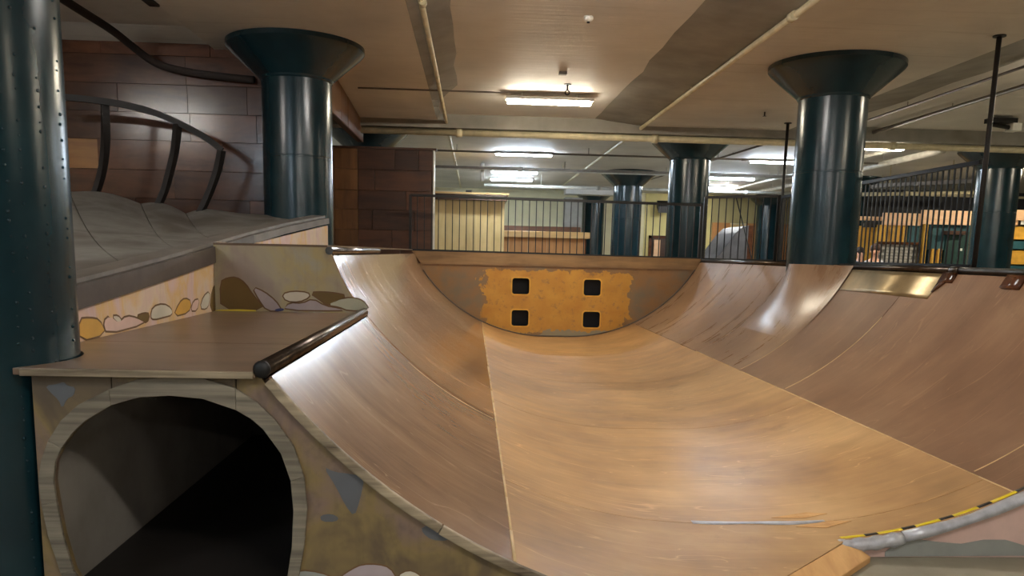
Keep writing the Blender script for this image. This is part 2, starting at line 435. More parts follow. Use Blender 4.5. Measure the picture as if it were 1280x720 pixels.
# grey concrete beam closing the bays
single('trim_1', MB().box(-2.9, XR, 13.98, 14.38, EYE+2.075, EYE+2.39), M['haunch'], 'pale grey concrete beam crossing the ceiling behind the warm light', kind='structure')

# ================================================================ COLUMNS
CX = [-1.976, 4.127, 10.23, 16.33]
CYs = [3.222, 9.319, 15.41, 21.5, 27.6]
def column(i, j, label, rivets=False, z0=0.0):
    x, y = CX[i], CYs[j]
    t = thing('mushroom_column', label, 'column', (x, y, z0), 'round teal columns on a square grid')
    r = .381
    part('shaft', MB().lathe([(r, z0), (r, EYE-.52), (r+.004, EYE-.52), (r+.004, EYE-.50), (r, EYE-.50), (r, EYE+.98), (r-.004, EYE+.985), (r-.004, EYE+1.0), (r, EYE+1.005), (r, EYE+1.83)], x, y, 64), M['column'], t)
    part('capital', MB().lathe([(r-.01, EYE+1.80), (r+.012, EYE+1.82), (r+.02, EYE+1.84), (.72, EYE+2.12), (.745, EYE+2.15), (.745, EYE+2.198)], x, y, 64), M['column'], t)
    if rivets:
        mb = MB()
        rr = random.Random(3)
        for ang in (-62, -36, -28, -14, 6):
            a = math.radians(ang)
            k = 0
            zz = .3
            while zz < EYE+1.75:
                if rr.random() < .8:
                    aa = a+rr.uniform(-.012, .012); s = rr.uniform(.004, .0075)
                    mb.sphere((x+r*math.cos(aa), y+r*math.sin(aa), zz), s, 6, 4)
                zz += rr.uniform(.03, .075)
        part('rivets', mb, M['column'], t, kind='stuff')
    return t
column(0, 0, 'teal painted steel column with rivet rows beside the arched tunnel box', True)
column(0, 1, 'teal column with flared capital in front of the brown plank wall')
column(1, 1, 'teal column with flared capital rising through the ramp edge between two coping pipes')
column(1, 2, 'dark teal column just behind the railing over the yellow end panel')
column(1, 3, 'slim looking green teal column behind the end railing, next to the dark column')
column(1, 4, 'blue teal column against the far cream wall at the end of the ledge')
column(2, 2, 'teal column standing next to the thin ceiling pole and ochre booth')
column(2, 4, 'green teal column behind the grey quarter ramp')
column(0, 2, 'teal column whose capital shows over the dark board wall')
column(2, 3, 'teal column in the bay behind the guard rail and coping')
column(3, 4, 'teal column behind the ochre and teal booth')

# ================================================================ THE RAMP
RC, RA, RR, HB = 1.510, .225, 2.61, -1.455
def prof(X, off=0):          # point of the ramp profile (x, z), moved along its normal by off
    s = 1 if X >= RC else -1
    t = max(abs(X-RC)-RA, 0); t = min(t, RR*.98)
    zc = EYE+HB+RR; th = math.asin(t/RR)
    if t == 0: return (X, EYE+HB+off)
    ex = 3.7*(-.87-X)**2 if X < -.87 else 0      # the tall side steepens under its coping
    return (RC+s*(RA+(RR-off)*math.sin(th)), zc-(RR-off)*math.cos(th)+ex)
def span(a, b, n):
    xs = [a+(b-a)*i/n for i in range(n+1)]
    for k in (RC-RA, RC+RA):
        if a < k < b: xs.append(k)
    return sorted(set(round(x, 5) for x in xs))
def strip(mb, xs, y0, y1, o0, o1, mi=0):   # solid curved strip along the profile; y0, y1 may be functions of X
    f0 = y0 if callable(y0) else (lambda x: y0); f1 = y1 if callable(y1) else (lambda x: y1)
    vs_ = []; fs = []
    for x in xs:
        for o in (o0, o1):
            px, pz = prof(x, o)
            vs_ += [(px, f0(x), pz), (px, f1(x), pz)]
    for i in range(len(xs)-1):
        a = i*4; b = a+4
        fs += [(a, a+1, b+1, b), (a+2, b+2, b+3, a+3), (a, b, b+2, a+2), (a+1, a+3, b+3, b+1)]
    n = (len(xs)-1)*4
    fs += [(0, 2, 3, 1), (n, n+1, n+3, n+2)]
    mb.add(vs_, fs, mi, True); return mb
YEND = 13.985
ramp = thing('skate_halfpipe', 'brown wooden skate half-pipe with worn curved sheets between steel copings', 'skate ramp', (RC, 8.5, 0))
G = .0025
SL, SR = .19, 2.88
def add_sheet(x0, x1, y0, y1, mat, n=18, up=0):
    o = part('ramp_sheet', strip(MB(), span(x0+G, x1-G, n), y0, y1, -.012+up, up), mat, ramp)
    for p in o.data.polygons: p.use_smooth = True
    o.data.set_sharp_from_angle(angle=.6)
    return o
def ff(x):                    # front edge of the middle sheets
    if x <= 1.0: return 2.995
    if x >= 1.98: return 3.885
    return 2.995+(x-1.0)/.98*.89
XLOW, XTALL, XRT = -.752, -1.0, 4.03
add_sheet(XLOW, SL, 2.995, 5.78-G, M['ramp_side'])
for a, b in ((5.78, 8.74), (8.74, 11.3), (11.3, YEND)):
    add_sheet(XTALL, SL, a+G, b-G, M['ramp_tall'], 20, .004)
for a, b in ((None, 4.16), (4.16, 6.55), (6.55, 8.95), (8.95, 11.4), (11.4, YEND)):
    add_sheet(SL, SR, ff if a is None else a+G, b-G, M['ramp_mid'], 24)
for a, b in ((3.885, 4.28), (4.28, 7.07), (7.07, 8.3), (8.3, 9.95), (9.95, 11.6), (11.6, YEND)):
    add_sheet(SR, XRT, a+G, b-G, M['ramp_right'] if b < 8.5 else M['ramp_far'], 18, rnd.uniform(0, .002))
# structure under the sheets
part('underlay', strip(MB(), span(XLOW, SL, 14), 3.0, 5.78, -.06, -.0125), M['substrate'], ramp)
part('underlay', strip(MB(), span(XTALL, SL, 14), 5.782, YEND, -.06, -.0125), M['substrate'], ramp)
part('underlay', strip(MB(), span(SL, SR, 20), lambda x: ff(x)+.01, YEND, -.06, -.0125), M['substrate'], ramp)
part('underlay', strip(MB(), span(SR, XRT, 14), 3.9, YEND, -.06, -.0125), M['substrate'], ramp)
# pale filler in the long seam, thin line in the other
mb = MB()
y = 3.0
while y < 13.9:
    y1 = min(y+rnd.uniform(.25, .6), 13.9); wd = rnd.uniform(.006, .012)
    strip(mb, [SL-wd, SL, SL+wd*.5], y, y1, -.001, .0052); y = y1
part('seam_filler', mb, M['seam'], ramp, 'pale filler line along the seam')
mb = MB(); y = 3.9
while y < 9.9:
    y1 = min(y+rnd.uniform(.25, .6), 9.95); wd = rnd.uniform(.003, .008)
    strip(mb, [SR-wd, SR, SR+wd*.5], y, y1, -.001, .0032); y = y1
part('seam_filler', mb, M['seam'], ramp, 'pale filler line along the seam')
for yy, x0, x1 in ((7.07, 2.9, 3.75), (4.28, 2.9, 3.6), (8.3, 2.9, 3.5)):
    part('seam_filler', strip(MB(), span(x0, x1, 12), yy-.004, yy+.005, -.001, .0032), M['seam'], ramp)
part('seam_filler', strip(MB(), span(-.45, .17, 10), 5.70, 5.708, -.001, .0015), M['seam'], ramp)
# copings
px, pz = prof(XLOW, 0)
CPZ = EYE-.455
part('coping', MB().tube([(-.775, 2.965, CPZ+.005), (-.775, 5.775, CPZ+.005)], .032, 16), M['steel_dark'], ramp, 'dark steel coping of the low deck')
part('coping_cap', MB().sphere((-.775, 2.962, CPZ+.005), .034, 14, 8, (1, .5, 1)), M['black'], ramp)
part('coping', MB().tube([(-1.015, 5.76, EYE-.014), (-1.015, 8.74, EYE-.014)], .028, 14), M['steel_bright'], ramp, 'bright steel coping of the tall deck')
part('coping', MB().tube([(4.055, 9.90, EYE-.062), (4.055, 13.96, EYE-.062)], .03, 14), M['steel_dark'], ramp)
part('coping_cap', MB().sphere((4.055, 9.90, EYE-.062), .038, 12, 8), M['black'], ramp)
part('coping', MB().tube([(4.055, 6.52, EYE-.062), (4.055, 8.62, EYE-.062)], .03, 14), M['steel_dark'], ramp)
part('coping', MB().tube([(4.055, 3.9, EYE-.062), (4.055, 6.50, EYE-.062)], .031, 14), M['steel_dark'], ramp)
part('coping_sleeve', MB().tube([(4.055, 6.45, EYE-.062), (4.055, 6.57, EYE-.062)], .036, 14), M['steel_dark'], ramp)
# curved collar of sheet between the copings in front of the column
mb = MB(); NY, NX = 24, 10
cvs = []
for i in range(NY+1):
    yy = 8.27+(9.92-8.27)*i/NY; bl = math.sin(math.pi*i/NY)**1.3
    for j in range(NX+1):
        u = j/NX; x = 3.40+(4.04-3.40)*u; a, c = prof(min(x, 4.03), .0035); cvs.append((a-.315*bl*u**1.3, yy, c+(EYE-.055-prof(4.03)[1])*u*u))
    cvs.append((4.10, yy, EYE-.055))
m = NX+2
mb.add(cvs, [(i*m+j, i*m+j+1, (i+1)*m+j+1, (i+1)*m+j) for i in range(NY) for j in range(NX+1)], 0, True)
o = part('column_collar', mb, M['ramp_far'], ramp, 'plywood collar bulging round the column foot'); o.data.set_sharp_from_angle(angle=.7)
# steel plate with its stepped edge, and the loose coping block
o = part('steel_plate', strip(MB(), span(3.895, 4.025, 6), 6.62, 8.25, .001, .011), M['plate'], ramp, 'shiny metal plate under the coping')
part('plate_step', strip(MB(), span(3.985, 4.03, 3), 6.44, 6.62, .001, .022), M['plank_brown'], ramp)
part('plate_step', strip(MB(), span(3.93, 3.985, 3), lambda x: 6.62-.1*(x-3.93)/.06, 6.62, .001, .018), M['plank_brown'], ramp)
part('plate_step', strip(MB(), span(3.975, 4.03, 3), 5.60, 5.80, .001, .024), M['plank_brown'], ramp)
# duct tape laid over a split
mb = MB(); xs = span(1.24, 1.99, 14)
strip(mb, xs, lambda x: 4.14+.008*math.sin(x*17), lambda x: 4.188+.006*math.sin(x*11+1), .0005, .0022)
part('tape_strip', mb, M['tape'], ramp, 'grey tape over a split in the sheet')
for q in ([(1.72, 4.25), (1.95, 4.32), (2.05, 4.27), (1.9, 4.23)], [(1.80, 4.10), (2.02, 4.16), (2.12, 4.12), (1.95, 4.06)]):
    part('torn_patch', MB().prism([Vector((a, b, prof(a)[1]+.001)) for a, b in q], (0, 0, .002)), M['board'], ramp)
# end panel with four square holes: built as a 2-D filled curve
def flat_fill(name, outlines, depth):
    cu = bpy.data.curves.new(name, 'CURVE'); cu.dimensions = '2D'; cu.fill_mode = 'BOTH'; cu.extrude = depth/2
    for ol in outlines:
        sp = cu.splines.new('POLY'); sp.points.add(len(ol)-1); sp.use_cyclic_u = True
        for p, q in zip(sp.points, ol): p.co = (q[0], q[1], 0, 1)
    ob = bpy.data.objects.new(name, cu); col.objects.link(ob)
    dg = bpy.context.evaluated_depsgraph_get(); me = bpy.data.meshes.new_from_object(ob.evaluated_get(dg))
    bpy.data.objects.remove(ob); bpy.data.curves.remove(cu)
    return me
def rrect(x0, x1, z0, z1, r, n=5):
    pts = []
    for cx, cz, a0 in ((x1-r, z1-r, 0), (x0+r, z1-r, 90), (x0+r, z0+r, 180), (x1-r, z0+r, 270)):
        for k in range(n+1):
            a = math.radians(a0+90*k/n); pts.append((cx+r*math.cos(a), cz+r*math.sin(a)))
    return pts
def end_panel():
    xs = span(-.93, 3.985, 40)
    ol = [prof(x, .0) for x in xs]
    ol = [(x, z-.02) for x, z in ol]
    ol = [p for p in ol if p[1] < EYE-.22]
    ol = [(ol[0][0]-.07, EYE-.215)]+ol+[(ol[-1][0]+.07, EYE-.215)]
    hol = []
    for cx, cz in ((.86, -.575), (2.125, -.575), (.86, -1.135), (2.13, -1.14)):
        hol.append(rrect(cx-.155, cx+.155, EYE+cz-.145, EYE+cz+.145, .05))
    me = flat_fill('end_panel', [ol]+hol, .03)
    me.transform(Matrix.Translation((0, 14.005, 0)) @ Matrix.Rotation(math.pi/2, 4, 'X'))
    me.transform(Matrix.Translation(-ROOTLOC[ramp.name]))
    me.transform(Matrix.Translation((RC, 8.5, 0)))   # kept in scene coordinates for the paint layout
    me.materials.clear(); me.materials.append(M['panel'])
    o = bpy.data.objects.new('end_panel', me); col.objects.link(o); o.parent = ramp; o.location = (-RC, -8.5, 0)
    ROOTLOC[o.name] = Vector((0, 0, 0))
    o['label'] = 'vertical end panel with worn ochre paint and four square holes'
    for cx, cz in ((.86, -.575), (2.125, -.575), (.86, -1.135), (2.13, -1.14)):
        ou = rrect(cx-.172, cx+.172, EYE+cz-.162, EYE+cz+.162, .06); inn = rrect(cx-.15, cx+.15, EYE+cz-.14, EYE+cz+.14, .048)
        fr = flat_fill('hole_frame', [ou, inn], .012)
        fr.transform(Matrix.Translation((0, 13.988, 0)) @ Matrix.Rotation(math.pi/2, 4, 'X'))
        fr.materials.clear(); fr.materials.append(M['ochre'])
        f = bpy.data.objects.new('hole_frame', fr); col.objects.link(f); f.parent = o
        # dark recess box behind the hole
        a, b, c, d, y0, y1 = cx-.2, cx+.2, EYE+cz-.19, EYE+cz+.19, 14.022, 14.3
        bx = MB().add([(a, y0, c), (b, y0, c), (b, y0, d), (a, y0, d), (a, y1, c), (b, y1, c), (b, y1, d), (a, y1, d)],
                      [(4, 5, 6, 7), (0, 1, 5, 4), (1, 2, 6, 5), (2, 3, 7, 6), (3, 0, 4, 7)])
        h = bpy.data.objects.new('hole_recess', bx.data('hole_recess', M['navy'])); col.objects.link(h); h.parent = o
    # header board on top, proud of the panel
    a = [prof(-.985)[0], prof(4.03)[0]]
    part('header_board', MB().prism([(-.88, 13.965, EYE-.225), (3.95, 13.965, EYE-.225), (4.03, 13.965, EYE-.06), (4.03, 13.965, EYE-.03), (-1.05, 13.965, EYE-.002), (-1.0, 13.965, EYE-.06)], (0, .055, 0)), M['header'], ramp)
    # thin steel strip following the bottom of the panel
    mb = MB(); strip(mb, span(-.86, 3.95, 40), 13.955, 13.985, .004, .02)
    part('panel_edge_strip', mb, M['trim_dark'], ramp)
end_panel()
# front edge strip of the near transition
for a, b in ((-.745, -.1), (-.097, .62), (.623, 1.02)):
    part('edge_strip', strip(MB(), span(a, b, 12), 2.965, 2.994, -.034+rnd.uniform(-.003, .003), .002), M['edge'], ramp, bevel=.004)
# duct tape wrapped edge on the other side, with hazard tape
def tape_tube(x0, x1, r, name='edge_tape'):
    pts = []
    for x in span(x0, x1, 14):
        a, c = prof(x, -r*.95); pts.append((a, 3.875, c))
    part(name, MB().tube(pts, [r*(1+.12*math.sin(i*1.7)) for i in range(len(pts))], 10), M['tape'], ramp)
tape_tube(1.93, 2.27, .036); tape_tube(2.272, 3.95, .029)
x = 1.96; k = 0
while x < 3.1:
    dx = .13 if k % 2 == 0 else .07
    part('hazard_tape', strip(MB(), span(x, x+dx-.002, 3), 3.897, 3.921, .0008, .0035), M['haz_y' if k % 2 == 0 else 'haz_k'], ramp)
    x += dx; k += 1
# painted side under the taped edge
xs = span(2.0, 4.0, 24)
rp = part('side_panel', MB().prism([(xs[0], 3.895, .001)]+[(prof(x, -.05)[0], 3.895, max(prof(x, -.05)[1], .004)) for x in xs]+[(xs[-1], 3.895, .001)], (0, .03, 0)), M['p_pink'], ramp, 'pink painted side with a grey rock shape')
g = [(2.2, .03)]+[(2.25+i*.12, .075+.035*math.sin(i*1.1)*math.cos(i*.6)+(0 if i < 3 else .0)) for i in range(13)]+[(3.9, .02), (2.2, .005)]
part('painted_rock', MB().prism([(a, 3.893, b) for a, b in g], (0, -.004, 0)), M['p_grey'], rp)
# loose pine board along the diagonal front of the middle sheets
d = Vector((.98, .89, 0)).normalized(); nn = Vector((d.y, -d.x, 0))
p0 = Vector((.98, 2.97, 0))-d*.1; p1 = Vector((2.0, 3.9, 0))
zt = EYE+HB
part('edge_board', MB().add([p0+Vector((0, 0, zt)), p1+Vector((0, 0, zt)), p1+nn*.12+Vector((0, 0, .035)), p0+nn*.12+Vector((0, 0, .035)),
                             p0+Vector((0, 0, .001)), p1+Vector((0, 0, .001)), p1+nn*.12+Vector((0, 0, .001)), p0+nn*.12+Vector((0, 0, .001))],
                            [(0, 1, 2, 3), (7, 6, 5, 4), (0, 4, 5, 1), (1, 5, 6, 2), (2, 6, 7, 3), (3, 7, 4, 0)]), M['board'], ramp, 'bare pine edge board', bevel=.004)

# ---------------------------------------------------------------- low deck box with tunnel
YD0, YD1 = 2.99, 5.78
DZ = EYE-.457
box = thing('tunnel_box', 'low plywood deck box with an arched tunnel opening in its painted front', 'ramp box', (-1.2, 4.4, 0))
ax, ay, ar = CX[0], CYs[0], .392
arc = []
for k in range(11):
    a0 = math.asin((YD0-.02-ay)/ar); a1 = math.acos((-1.83-ax)/ar)
    a = a0+(a1-a0)*k/10; arc.append((ax+ar*math.cos(a), ay+ar*math.sin(a)))
YS = 3.83
front = [p for p in arc if p[1] < YS]; 
o1 = [(-.80, YD0-.03)]+[(-.80, YS-.003)]+[(-1.825, YS-.003)]+list(reversed(arc))
o1[-1] = (arc[0][0], YD0-.03)
part('deck_sheet', MB().prism([(a, b, DZ-.026) for a, b in o1], (0, 0, .026)), M['deck'], box, bevel=.003)
part('deck_sheet', MB().prism([(a, b, DZ-.026) for a, b in ((-.80, YS), (-.80, YD1), (-1.825, YD1), (-1.825, YS))], (0, 0, .026)), M['deck'], box, bevel=.003)
part('deck_nosing', MB().box(-1.645, -.805, YD0-.045, YD0-.031, DZ-.028, DZ-.001), M['edge'], box, 'worn pale front edge of the deck', bevel=.003)
# front boards around the opening
op_px = [(217, 793), (195, 790), (150, 775), (115, 745), (94, 712), (80.6, 667), (73, 626), (69, 600), (71, 577), (79, 559), (93, 540), (109, 525), (141, 506),
         (176, 496), (214, 494), (255, 498), (296, 512), (315, 523), (330, 536), (352, 566), (364, 600), (367.5, 637), (365.6, 682), (360, 720), (345, 750), (315, 777), (270, 790), (217, 793)]
def F(p): q = PY(p[0], p[1], YD0); return (q.x, q.z)
op = [F(p) for p in op_px]
il, ir = 12, 16
zt = DZ-.027; gp = .003
fp = thing('x', None, None, (0, 0, 0)); bpy.data.objects.remove(fp)
def board(ol, name='front_board'):
    return part(name, MB().prism([(a, YD0, b) for a, b in ol], (0, .02, 0)), M['mural_front'], box)
board([(-1.625, zt), (op[il][0]-gp, zt), (op[il][0]-gp, op[il][1])]+[op[i] for i in range(il-1, -1, -1)]+[(op[0][0], .004), (-1.63, .004)])
board([(op[il][0]+gp, zt), (op[ir][0]-gp, zt)]+[op[i] for i in range(ir, il-1, -1)])
cv = [(prof(x, -.034)[0], prof(x, -.034)[1]) for x in span(-.755, 1.0, 24)]
board([(op[ir][0]+gp, zt), (cv[0][0], zt)]+cv+[(1.0, .004), (op[-1][0]+gp, .004)]+[op[i] for i in range(len(op)-1, ir-1, -1)])
# arch trim segments, proud of the boards
ou_px = [(217, 812), (188, 808), (140, 790), (100, 757), (78, 715), (62, 668), (54, 630), (50, 600), (54, 572), (62, 550), (78, 525), (100, 505), (138, 486),
         (172, 474), (214, 469.5), (255, 472), (296, 485), (322, 502), (345, 524), (368, 557), (381, 595), (385, 635), (381, 682), (374, 722), (358, 762), (326, 792), (274, 808), (217, 812)]
ou = [F(p) for p in ou_px]
ZMAX = zt-.002
for a, b in ((0, 4), (4, 6), (6, 9), (9, 12), (12, 16), (16, 20), (20, 23), (23, 27)):
    ins = [op[i] for i in range(a, b+1)]; out = [(ou[i][0], min(ou[i][1], ZMAX)) for i in range(b, a-1, -1)]
    part('arch_segment', MB().prism([(x, YD0-.001, z) for x, z in ins+out], (0, -.014, 0)), M['arch'], box, bevel=.003)
# inside of the box
XI = -1.585
part('inner_wall', MB().box(XI-.02, XI, YD0+.022, YD1-.02, .005, DZ-.03), M['box_inner'], box)
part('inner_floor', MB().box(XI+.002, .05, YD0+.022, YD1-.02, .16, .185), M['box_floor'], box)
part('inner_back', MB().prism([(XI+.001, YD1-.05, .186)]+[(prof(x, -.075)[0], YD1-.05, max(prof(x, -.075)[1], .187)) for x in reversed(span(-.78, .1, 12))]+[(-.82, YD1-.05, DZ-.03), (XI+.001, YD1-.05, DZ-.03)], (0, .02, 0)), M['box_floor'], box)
# painted blots on the front boards
def blot(parent, pts, plane, mat, name='painted_blot', th=.0022, outline=None):
    q = [PY(x, y, plane[1]) if plane[0] == 'y' else PX(x, y, plane[1]) for x, y in pts]
    n = Vector((0, -1, 0)) if plane[0] == 'y' else Vector((1, 0, 0))
    if outline:
        c = sum(q, Vector())/len(q); big = []
        for i, p in enumerate(q):
            e = (q[(i+1) % len(q)]-q[i-1]).normalized(); s = e.cross(n); s = s if s.dot(p-c) > 0 else -s
            big.append(p+s*outline)
        part('painted_outline', MB().prism(big, n*th*.5), M['p_line'], parent)
    return part(name, MB().prism(q, n*th), M[mat], parent)
def smooth_px(pts, it=1):
    for _ in range(it):
        r = []
        for i in range(len(pts)):
            a, b = pts[i], pts[(i+1) % len(pts)]
            r += [(a[0]*.75+b[0]*.25, a[1]*.75+b[1]*.25), (a[0]*.25+b[0]*.75, a[1]*.25+b[1]*.75)]
        pts = r
    return pts
FP = ('y', YD0)
blot(box, smooth_px([(57, 482), (72, 480), (80, 477), (84, 482), (95, 484), (92, 495), (84, 498), (78, 511), (74, 500), (62, 489)]), FP, 'p_blot')
blot(box, smooth_px([(404, 583), (418, 590), (436, 592), (456, 596), (450, 625), (443, 646), (432, 632), (420, 608)]), FP, 'p_blot')
blot(box, smooth_px([(400, 644), (414, 642), (424, 647), (420, 652), (402, 652)]), FP, 'p_blot')
blot(box, smooth_px([(527, 658), (545, 657), (565, 668), (560, 676), (540, 675), (528, 666)]), FP, 'p_blot')
blot(box, smooth_px([(425, 722), (440, 712), (453, 706), (473, 706), (487, 710), (496, 724), (492, 750), (430, 750)]), FP, 'p_lilac', 'painted_rock', outline=.006)
blot(box, smooth_px([(356, 722), (375, 713), (400, 716), (420, 724), (415, 745), (365, 745)]), FP, 'p_grey', 'painted_rock', outline=.006)
blot(box, smooth_px([(497, 720), (510, 713), (522, 717), (530, 726), (520, 745), (500, 745)]), FP, 'p_white', 'painted_rock', outline=.006)

# ---------------------------------------------------------------- tall deck block with painted face
YT = 5.78
tall = thing('tall_deck_block', 'tall ramp deck with a grey yellow mural face above the low deck', 'ramp box', (-1.4, 7, 0))
cv = [prof(x, -.002) for x in span(-1.0, -.76, 10)]
TZ = EYE+.008
pts = [(-1.83, DZ-.03), (-1.83, TZ)]+[(-1.02, TZ)]+cv+[(-.775, DZ-.03)]
tb = part('mural_board', MB().prism([(a, YT, b) for a, b in pts], (0, .02, 0)), M['mural_back'], tall)
part('mural_board', MB().prism([(-1.60, YT+.001, .002), (-.78, YT+.001, .002), (-.78, YT+.001, DZ-.031), (-1.60, YT+.001, DZ-.031)], (0, .02, 0)), M['substrate'], tall)
part('top_sheet', MB().prism([(-1.83, YT, TZ), (-1.03, YT, TZ), (-1.03, 13.9, TZ), (-1.585, 13.9, TZ), (-1.585, 9.0, TZ)], (0, 0, .016)), M['deck'], tall)
part('side_skirt', MB().box(-1.62, -1.60, 9.75, 13.9, .0, TZ), M['substrate'], tall)
BPn = ('y', YT-.0)
def brock(pts, m, nm='painted_rock'): blot(tall, smooth_px(pts, 1), BPn, m, nm, outline=.010)
brock([(277, 388), (276, 352), (285, 348), (295, 347), (306, 354), (316, 370), (332, 387)], 'p_olive', 'painted_hill')
brock([(352, 388), (344, 376), (330, 365), (316, 359), (324, 374), (334, 388)], 'p_lilac')
brock([(354, 387), (362, 379), (378, 380), (391, 374), (406, 383), (424, 386), (430, 388)], 'p_lilac')
brock([(353, 368), (366, 364.5), (385, 366), (387, 371), (374, 377), (358, 376)], 'p_white')
brock([(388, 366), (404, 365.5), (420, 367), (433, 370), (422, 376), (410, 382), (400, 374)], 'p_olive')
brock([(410, 381), (422, 375), (440, 372), (454, 376), (462, 387), (436, 388), (424, 383)], 'p_pale')
blot(tall, [(246, 391), (275, 387), (300, 386.5), (320, 387.5), (320, 389.5), (280, 390), (255, 393)], ('y', YT-.004), 'p_yellow', 'paint_dribble')
blot(tall, smooth_px([(343, 387), (350, 385), (356, 386), (353, 389), (345, 389)]), ('y', YT-.002), 'p_blue', 'paint_dribble')

# ---------------------------------------------------------------- grey bank with rising painted side
bank = thing('grey_bank', 'grey curved bank with scalloped crest above the pink yellow mural wall', 'skate bank', (-2.6, 6.5, 0))
XW = -1.83
EDGE = [(-1.83, 3.60, -.245), (-1.83, 4.4, -.175), (-1.83, 5.2, -.10), (-1.83, 5.93, -.025), (-1.78, 6.6, .06), (-1.71, 7.5, .16), (-1.63, 8.4, .25), (-1.585, 8.93, .30)]
# painted side walls
sw = part('mural_wall', MB().prism([(XW, 3.60, DZ-.03), (XW, YT-.001, DZ-.03), (XW, YT-.001, EYE-.07), (XW, 3.60, EYE-.30)], (-.02, 0, 0)), M['mural_side'], bank, 'pink and yellow painted wall with outlined rocks')
e = [Vector((x, y, EYE+h)) for x, y, h in EDGE]
for a, b in ((3, 4), (4, 5), (5, 6), (6, 7)):
    p, q = e[a], e[b]
    part('mural_wall', MB().prism([Vector((p.x, p.y, TZ+.018)), Vector((q.x, q.y, TZ+.018)), q-Vector((0, 0, .05)), Vector((p.x, p.y, max(p.z-.05, TZ+.02)))], (-.02, 0, 0)), M['mural_side'], bank)
SP = ('x', XW)
def srock(pts, m): blot(bank, smooth_px(pts, 1), SP, m, 'painted_rock', outline=.010)
srock([(100, 426), (99, 399), (112, 398), (124, 400), (132, 417)], 'p_ochre')
srock([(133, 417), (129, 402), (137, 395), (148, 404), (158, 395), (171, 398), (182, 404)], 'p_pink')
srock([(140, 395.5), (147, 395), (152, 401), (147, 403)], 'p_white')
srock([(170, 396), (180, 392), (187, 393), (184, 402), (176, 401)], 'p_olive')
srock([(188, 396), (191, 384), (204, 380), (214, 386), (215, 393), (204, 396), (192, 399)], 'p_white')
srock([(217, 395), (224, 379), (231, 373), (239, 377), (236, 390)], 'p_ochre')
srock([(238, 388), (242, 376), (249, 374), (246, 388)], 'p_pink')
srock([(250, 385), (254, 371), (262, 364), (261, 380), (257, 386)], 'p_white')
srock([(262, 388), (265, 362), (271, 355), (275, 352), (275, 388)], 'p_olive')
# trims along the rising edge
def ext(pts, up, dx): return [Vector((x+dx, y, EYE+h+up)) for x, y, h in pts]
part('edge_trim', MB().tube(ext(EDGE[:5], -.02, -.012), 0, flat=(.028, .055)), M['trim_dark'], bank)
part('edge_trim', MB().tube(ext(EDGE[4:], -.0, -.012), 0, flat=(.028, .03)), M['trim_grey'], bank)
part('inner_trim', MB().tube([Vector((x-.10, y, EYE+h+.045)) for x, y, h in EDGE], 0, flat=(.075, .012)), M['trim_grey'], bank)
# bank surface: loft from the edge to the crest
CREST = [(-5.6, 8.7, .52), (-4.95, 8.8, .53), (-4.30, 8.88, .50), (-3.60, 8.98, .40), (-3.14, 9.02, .31), (-2.6, 9.05, .33), (-2.05, 9.1, .31), (-1.62, 8.97, .30)]
def lerp_path(P, t):
    f = t*(len(P)-1); i = min(int(f), len(P)-2); u = f-i
    return Vector(P[i]).lerp(Vector(P[i+1]), u)
LOW = [(-2.65, 3.6, -.25), (-1.97, 3.65, -.235)]+[(x-.13, y, h) for x, y, h in EDGE[1:]]
SEAM_T = [2/7, 3/7, 4/7]
def bank_pt(t, s):
    a = lerp_path(LOW, t); b = lerp_path(CREST, t)
    p = a.lerp(b, s)
    sag = .16*(1-t)**.7*math.sin(math.pi*s)       # concave curve of the bank
    p.z -= sag
    # scallops between the posts
    k = min(abs(t-x) for x in SEAM_T+[1/7, .75])
    u = min(1, k/.07); p.z += .055*math.sin(u*math.pi/2)*(max(0, s-.3)/.7)**2*max(0, min(1, (.72-t)/.1))
    return Vector((p.x, p.y, EYE+p.z+.035))
ts = sorted(set([i/56 for i in range(57)]+SEAM_T))
secs = [0]+SEAM_T+[1]
for a, b in zip(secs[:-1], secs[1:]):
    tt = [a+(b-a)*i/22 for i in range(23)]; ns = 18; mb = MB(); vs_ = []; fs = []
    for t in tt:
        u = min(max(t, a+.0012), b-.0012)
        for j in range(ns+1): vs_.append(bank_pt(u, j/ns))
    nT = len(vs_); vs_ += [v-Vector((0, 0, .03)) for v in vs_]
    m = ns+1
    for i in range(len(tt)-1):
        for j in range(ns):
            q = (i*m+j, (i+1)*m+j, (i+1)*m+j+1, i*m+j+1); fs.append(q); fs.append(tuple(nT+x for x in reversed(q)))
        fs.append((i*m, i*m+nT, (i+1)*m+nT, (i+1)*m)); fs.append((i*m+ns, (i+1)*m+ns, (i+1)*m+ns+nT, i*m+ns+nT))
    e0 = (len(tt)-1)*m
    for j in range(ns):
        fs.append((j, j+1, j+1+nT, j+nT)); fs.append((e0+j, e0+j+nT, e0+j+1+nT, e0+j+1))
    o = part('bank_sheet', mb.add(vs_, fs, 0, True), M['grey_sheet'], bank); o.data.set_sharp_from_angle(angle=.8)
# walkway behind the crest
part('walkway', MB().prism([(-6.9, 8.7, EYE+.22), (-4.9, 8.85, EYE+.22), (-3.1, 9.05, EYE+.22), (-2.5, 9.05, EYE+.22), (-2.4, 9.55, EYE+.22), (-6.9, 9.55, EYE+.22)], (0, 0, .02)), M['trim_grey'], bank)
part('core', MB().prism([(-6.9, 3.7, 0), (-2.5, 3.7, 0), (-1.9, 4.2, 0), (-1.9, 8.6, 0), (-2.45, 8.85, 0), (-6.9, 8.85, 0)], (0, 0, EYE-.55)), M['substrate'], bank)
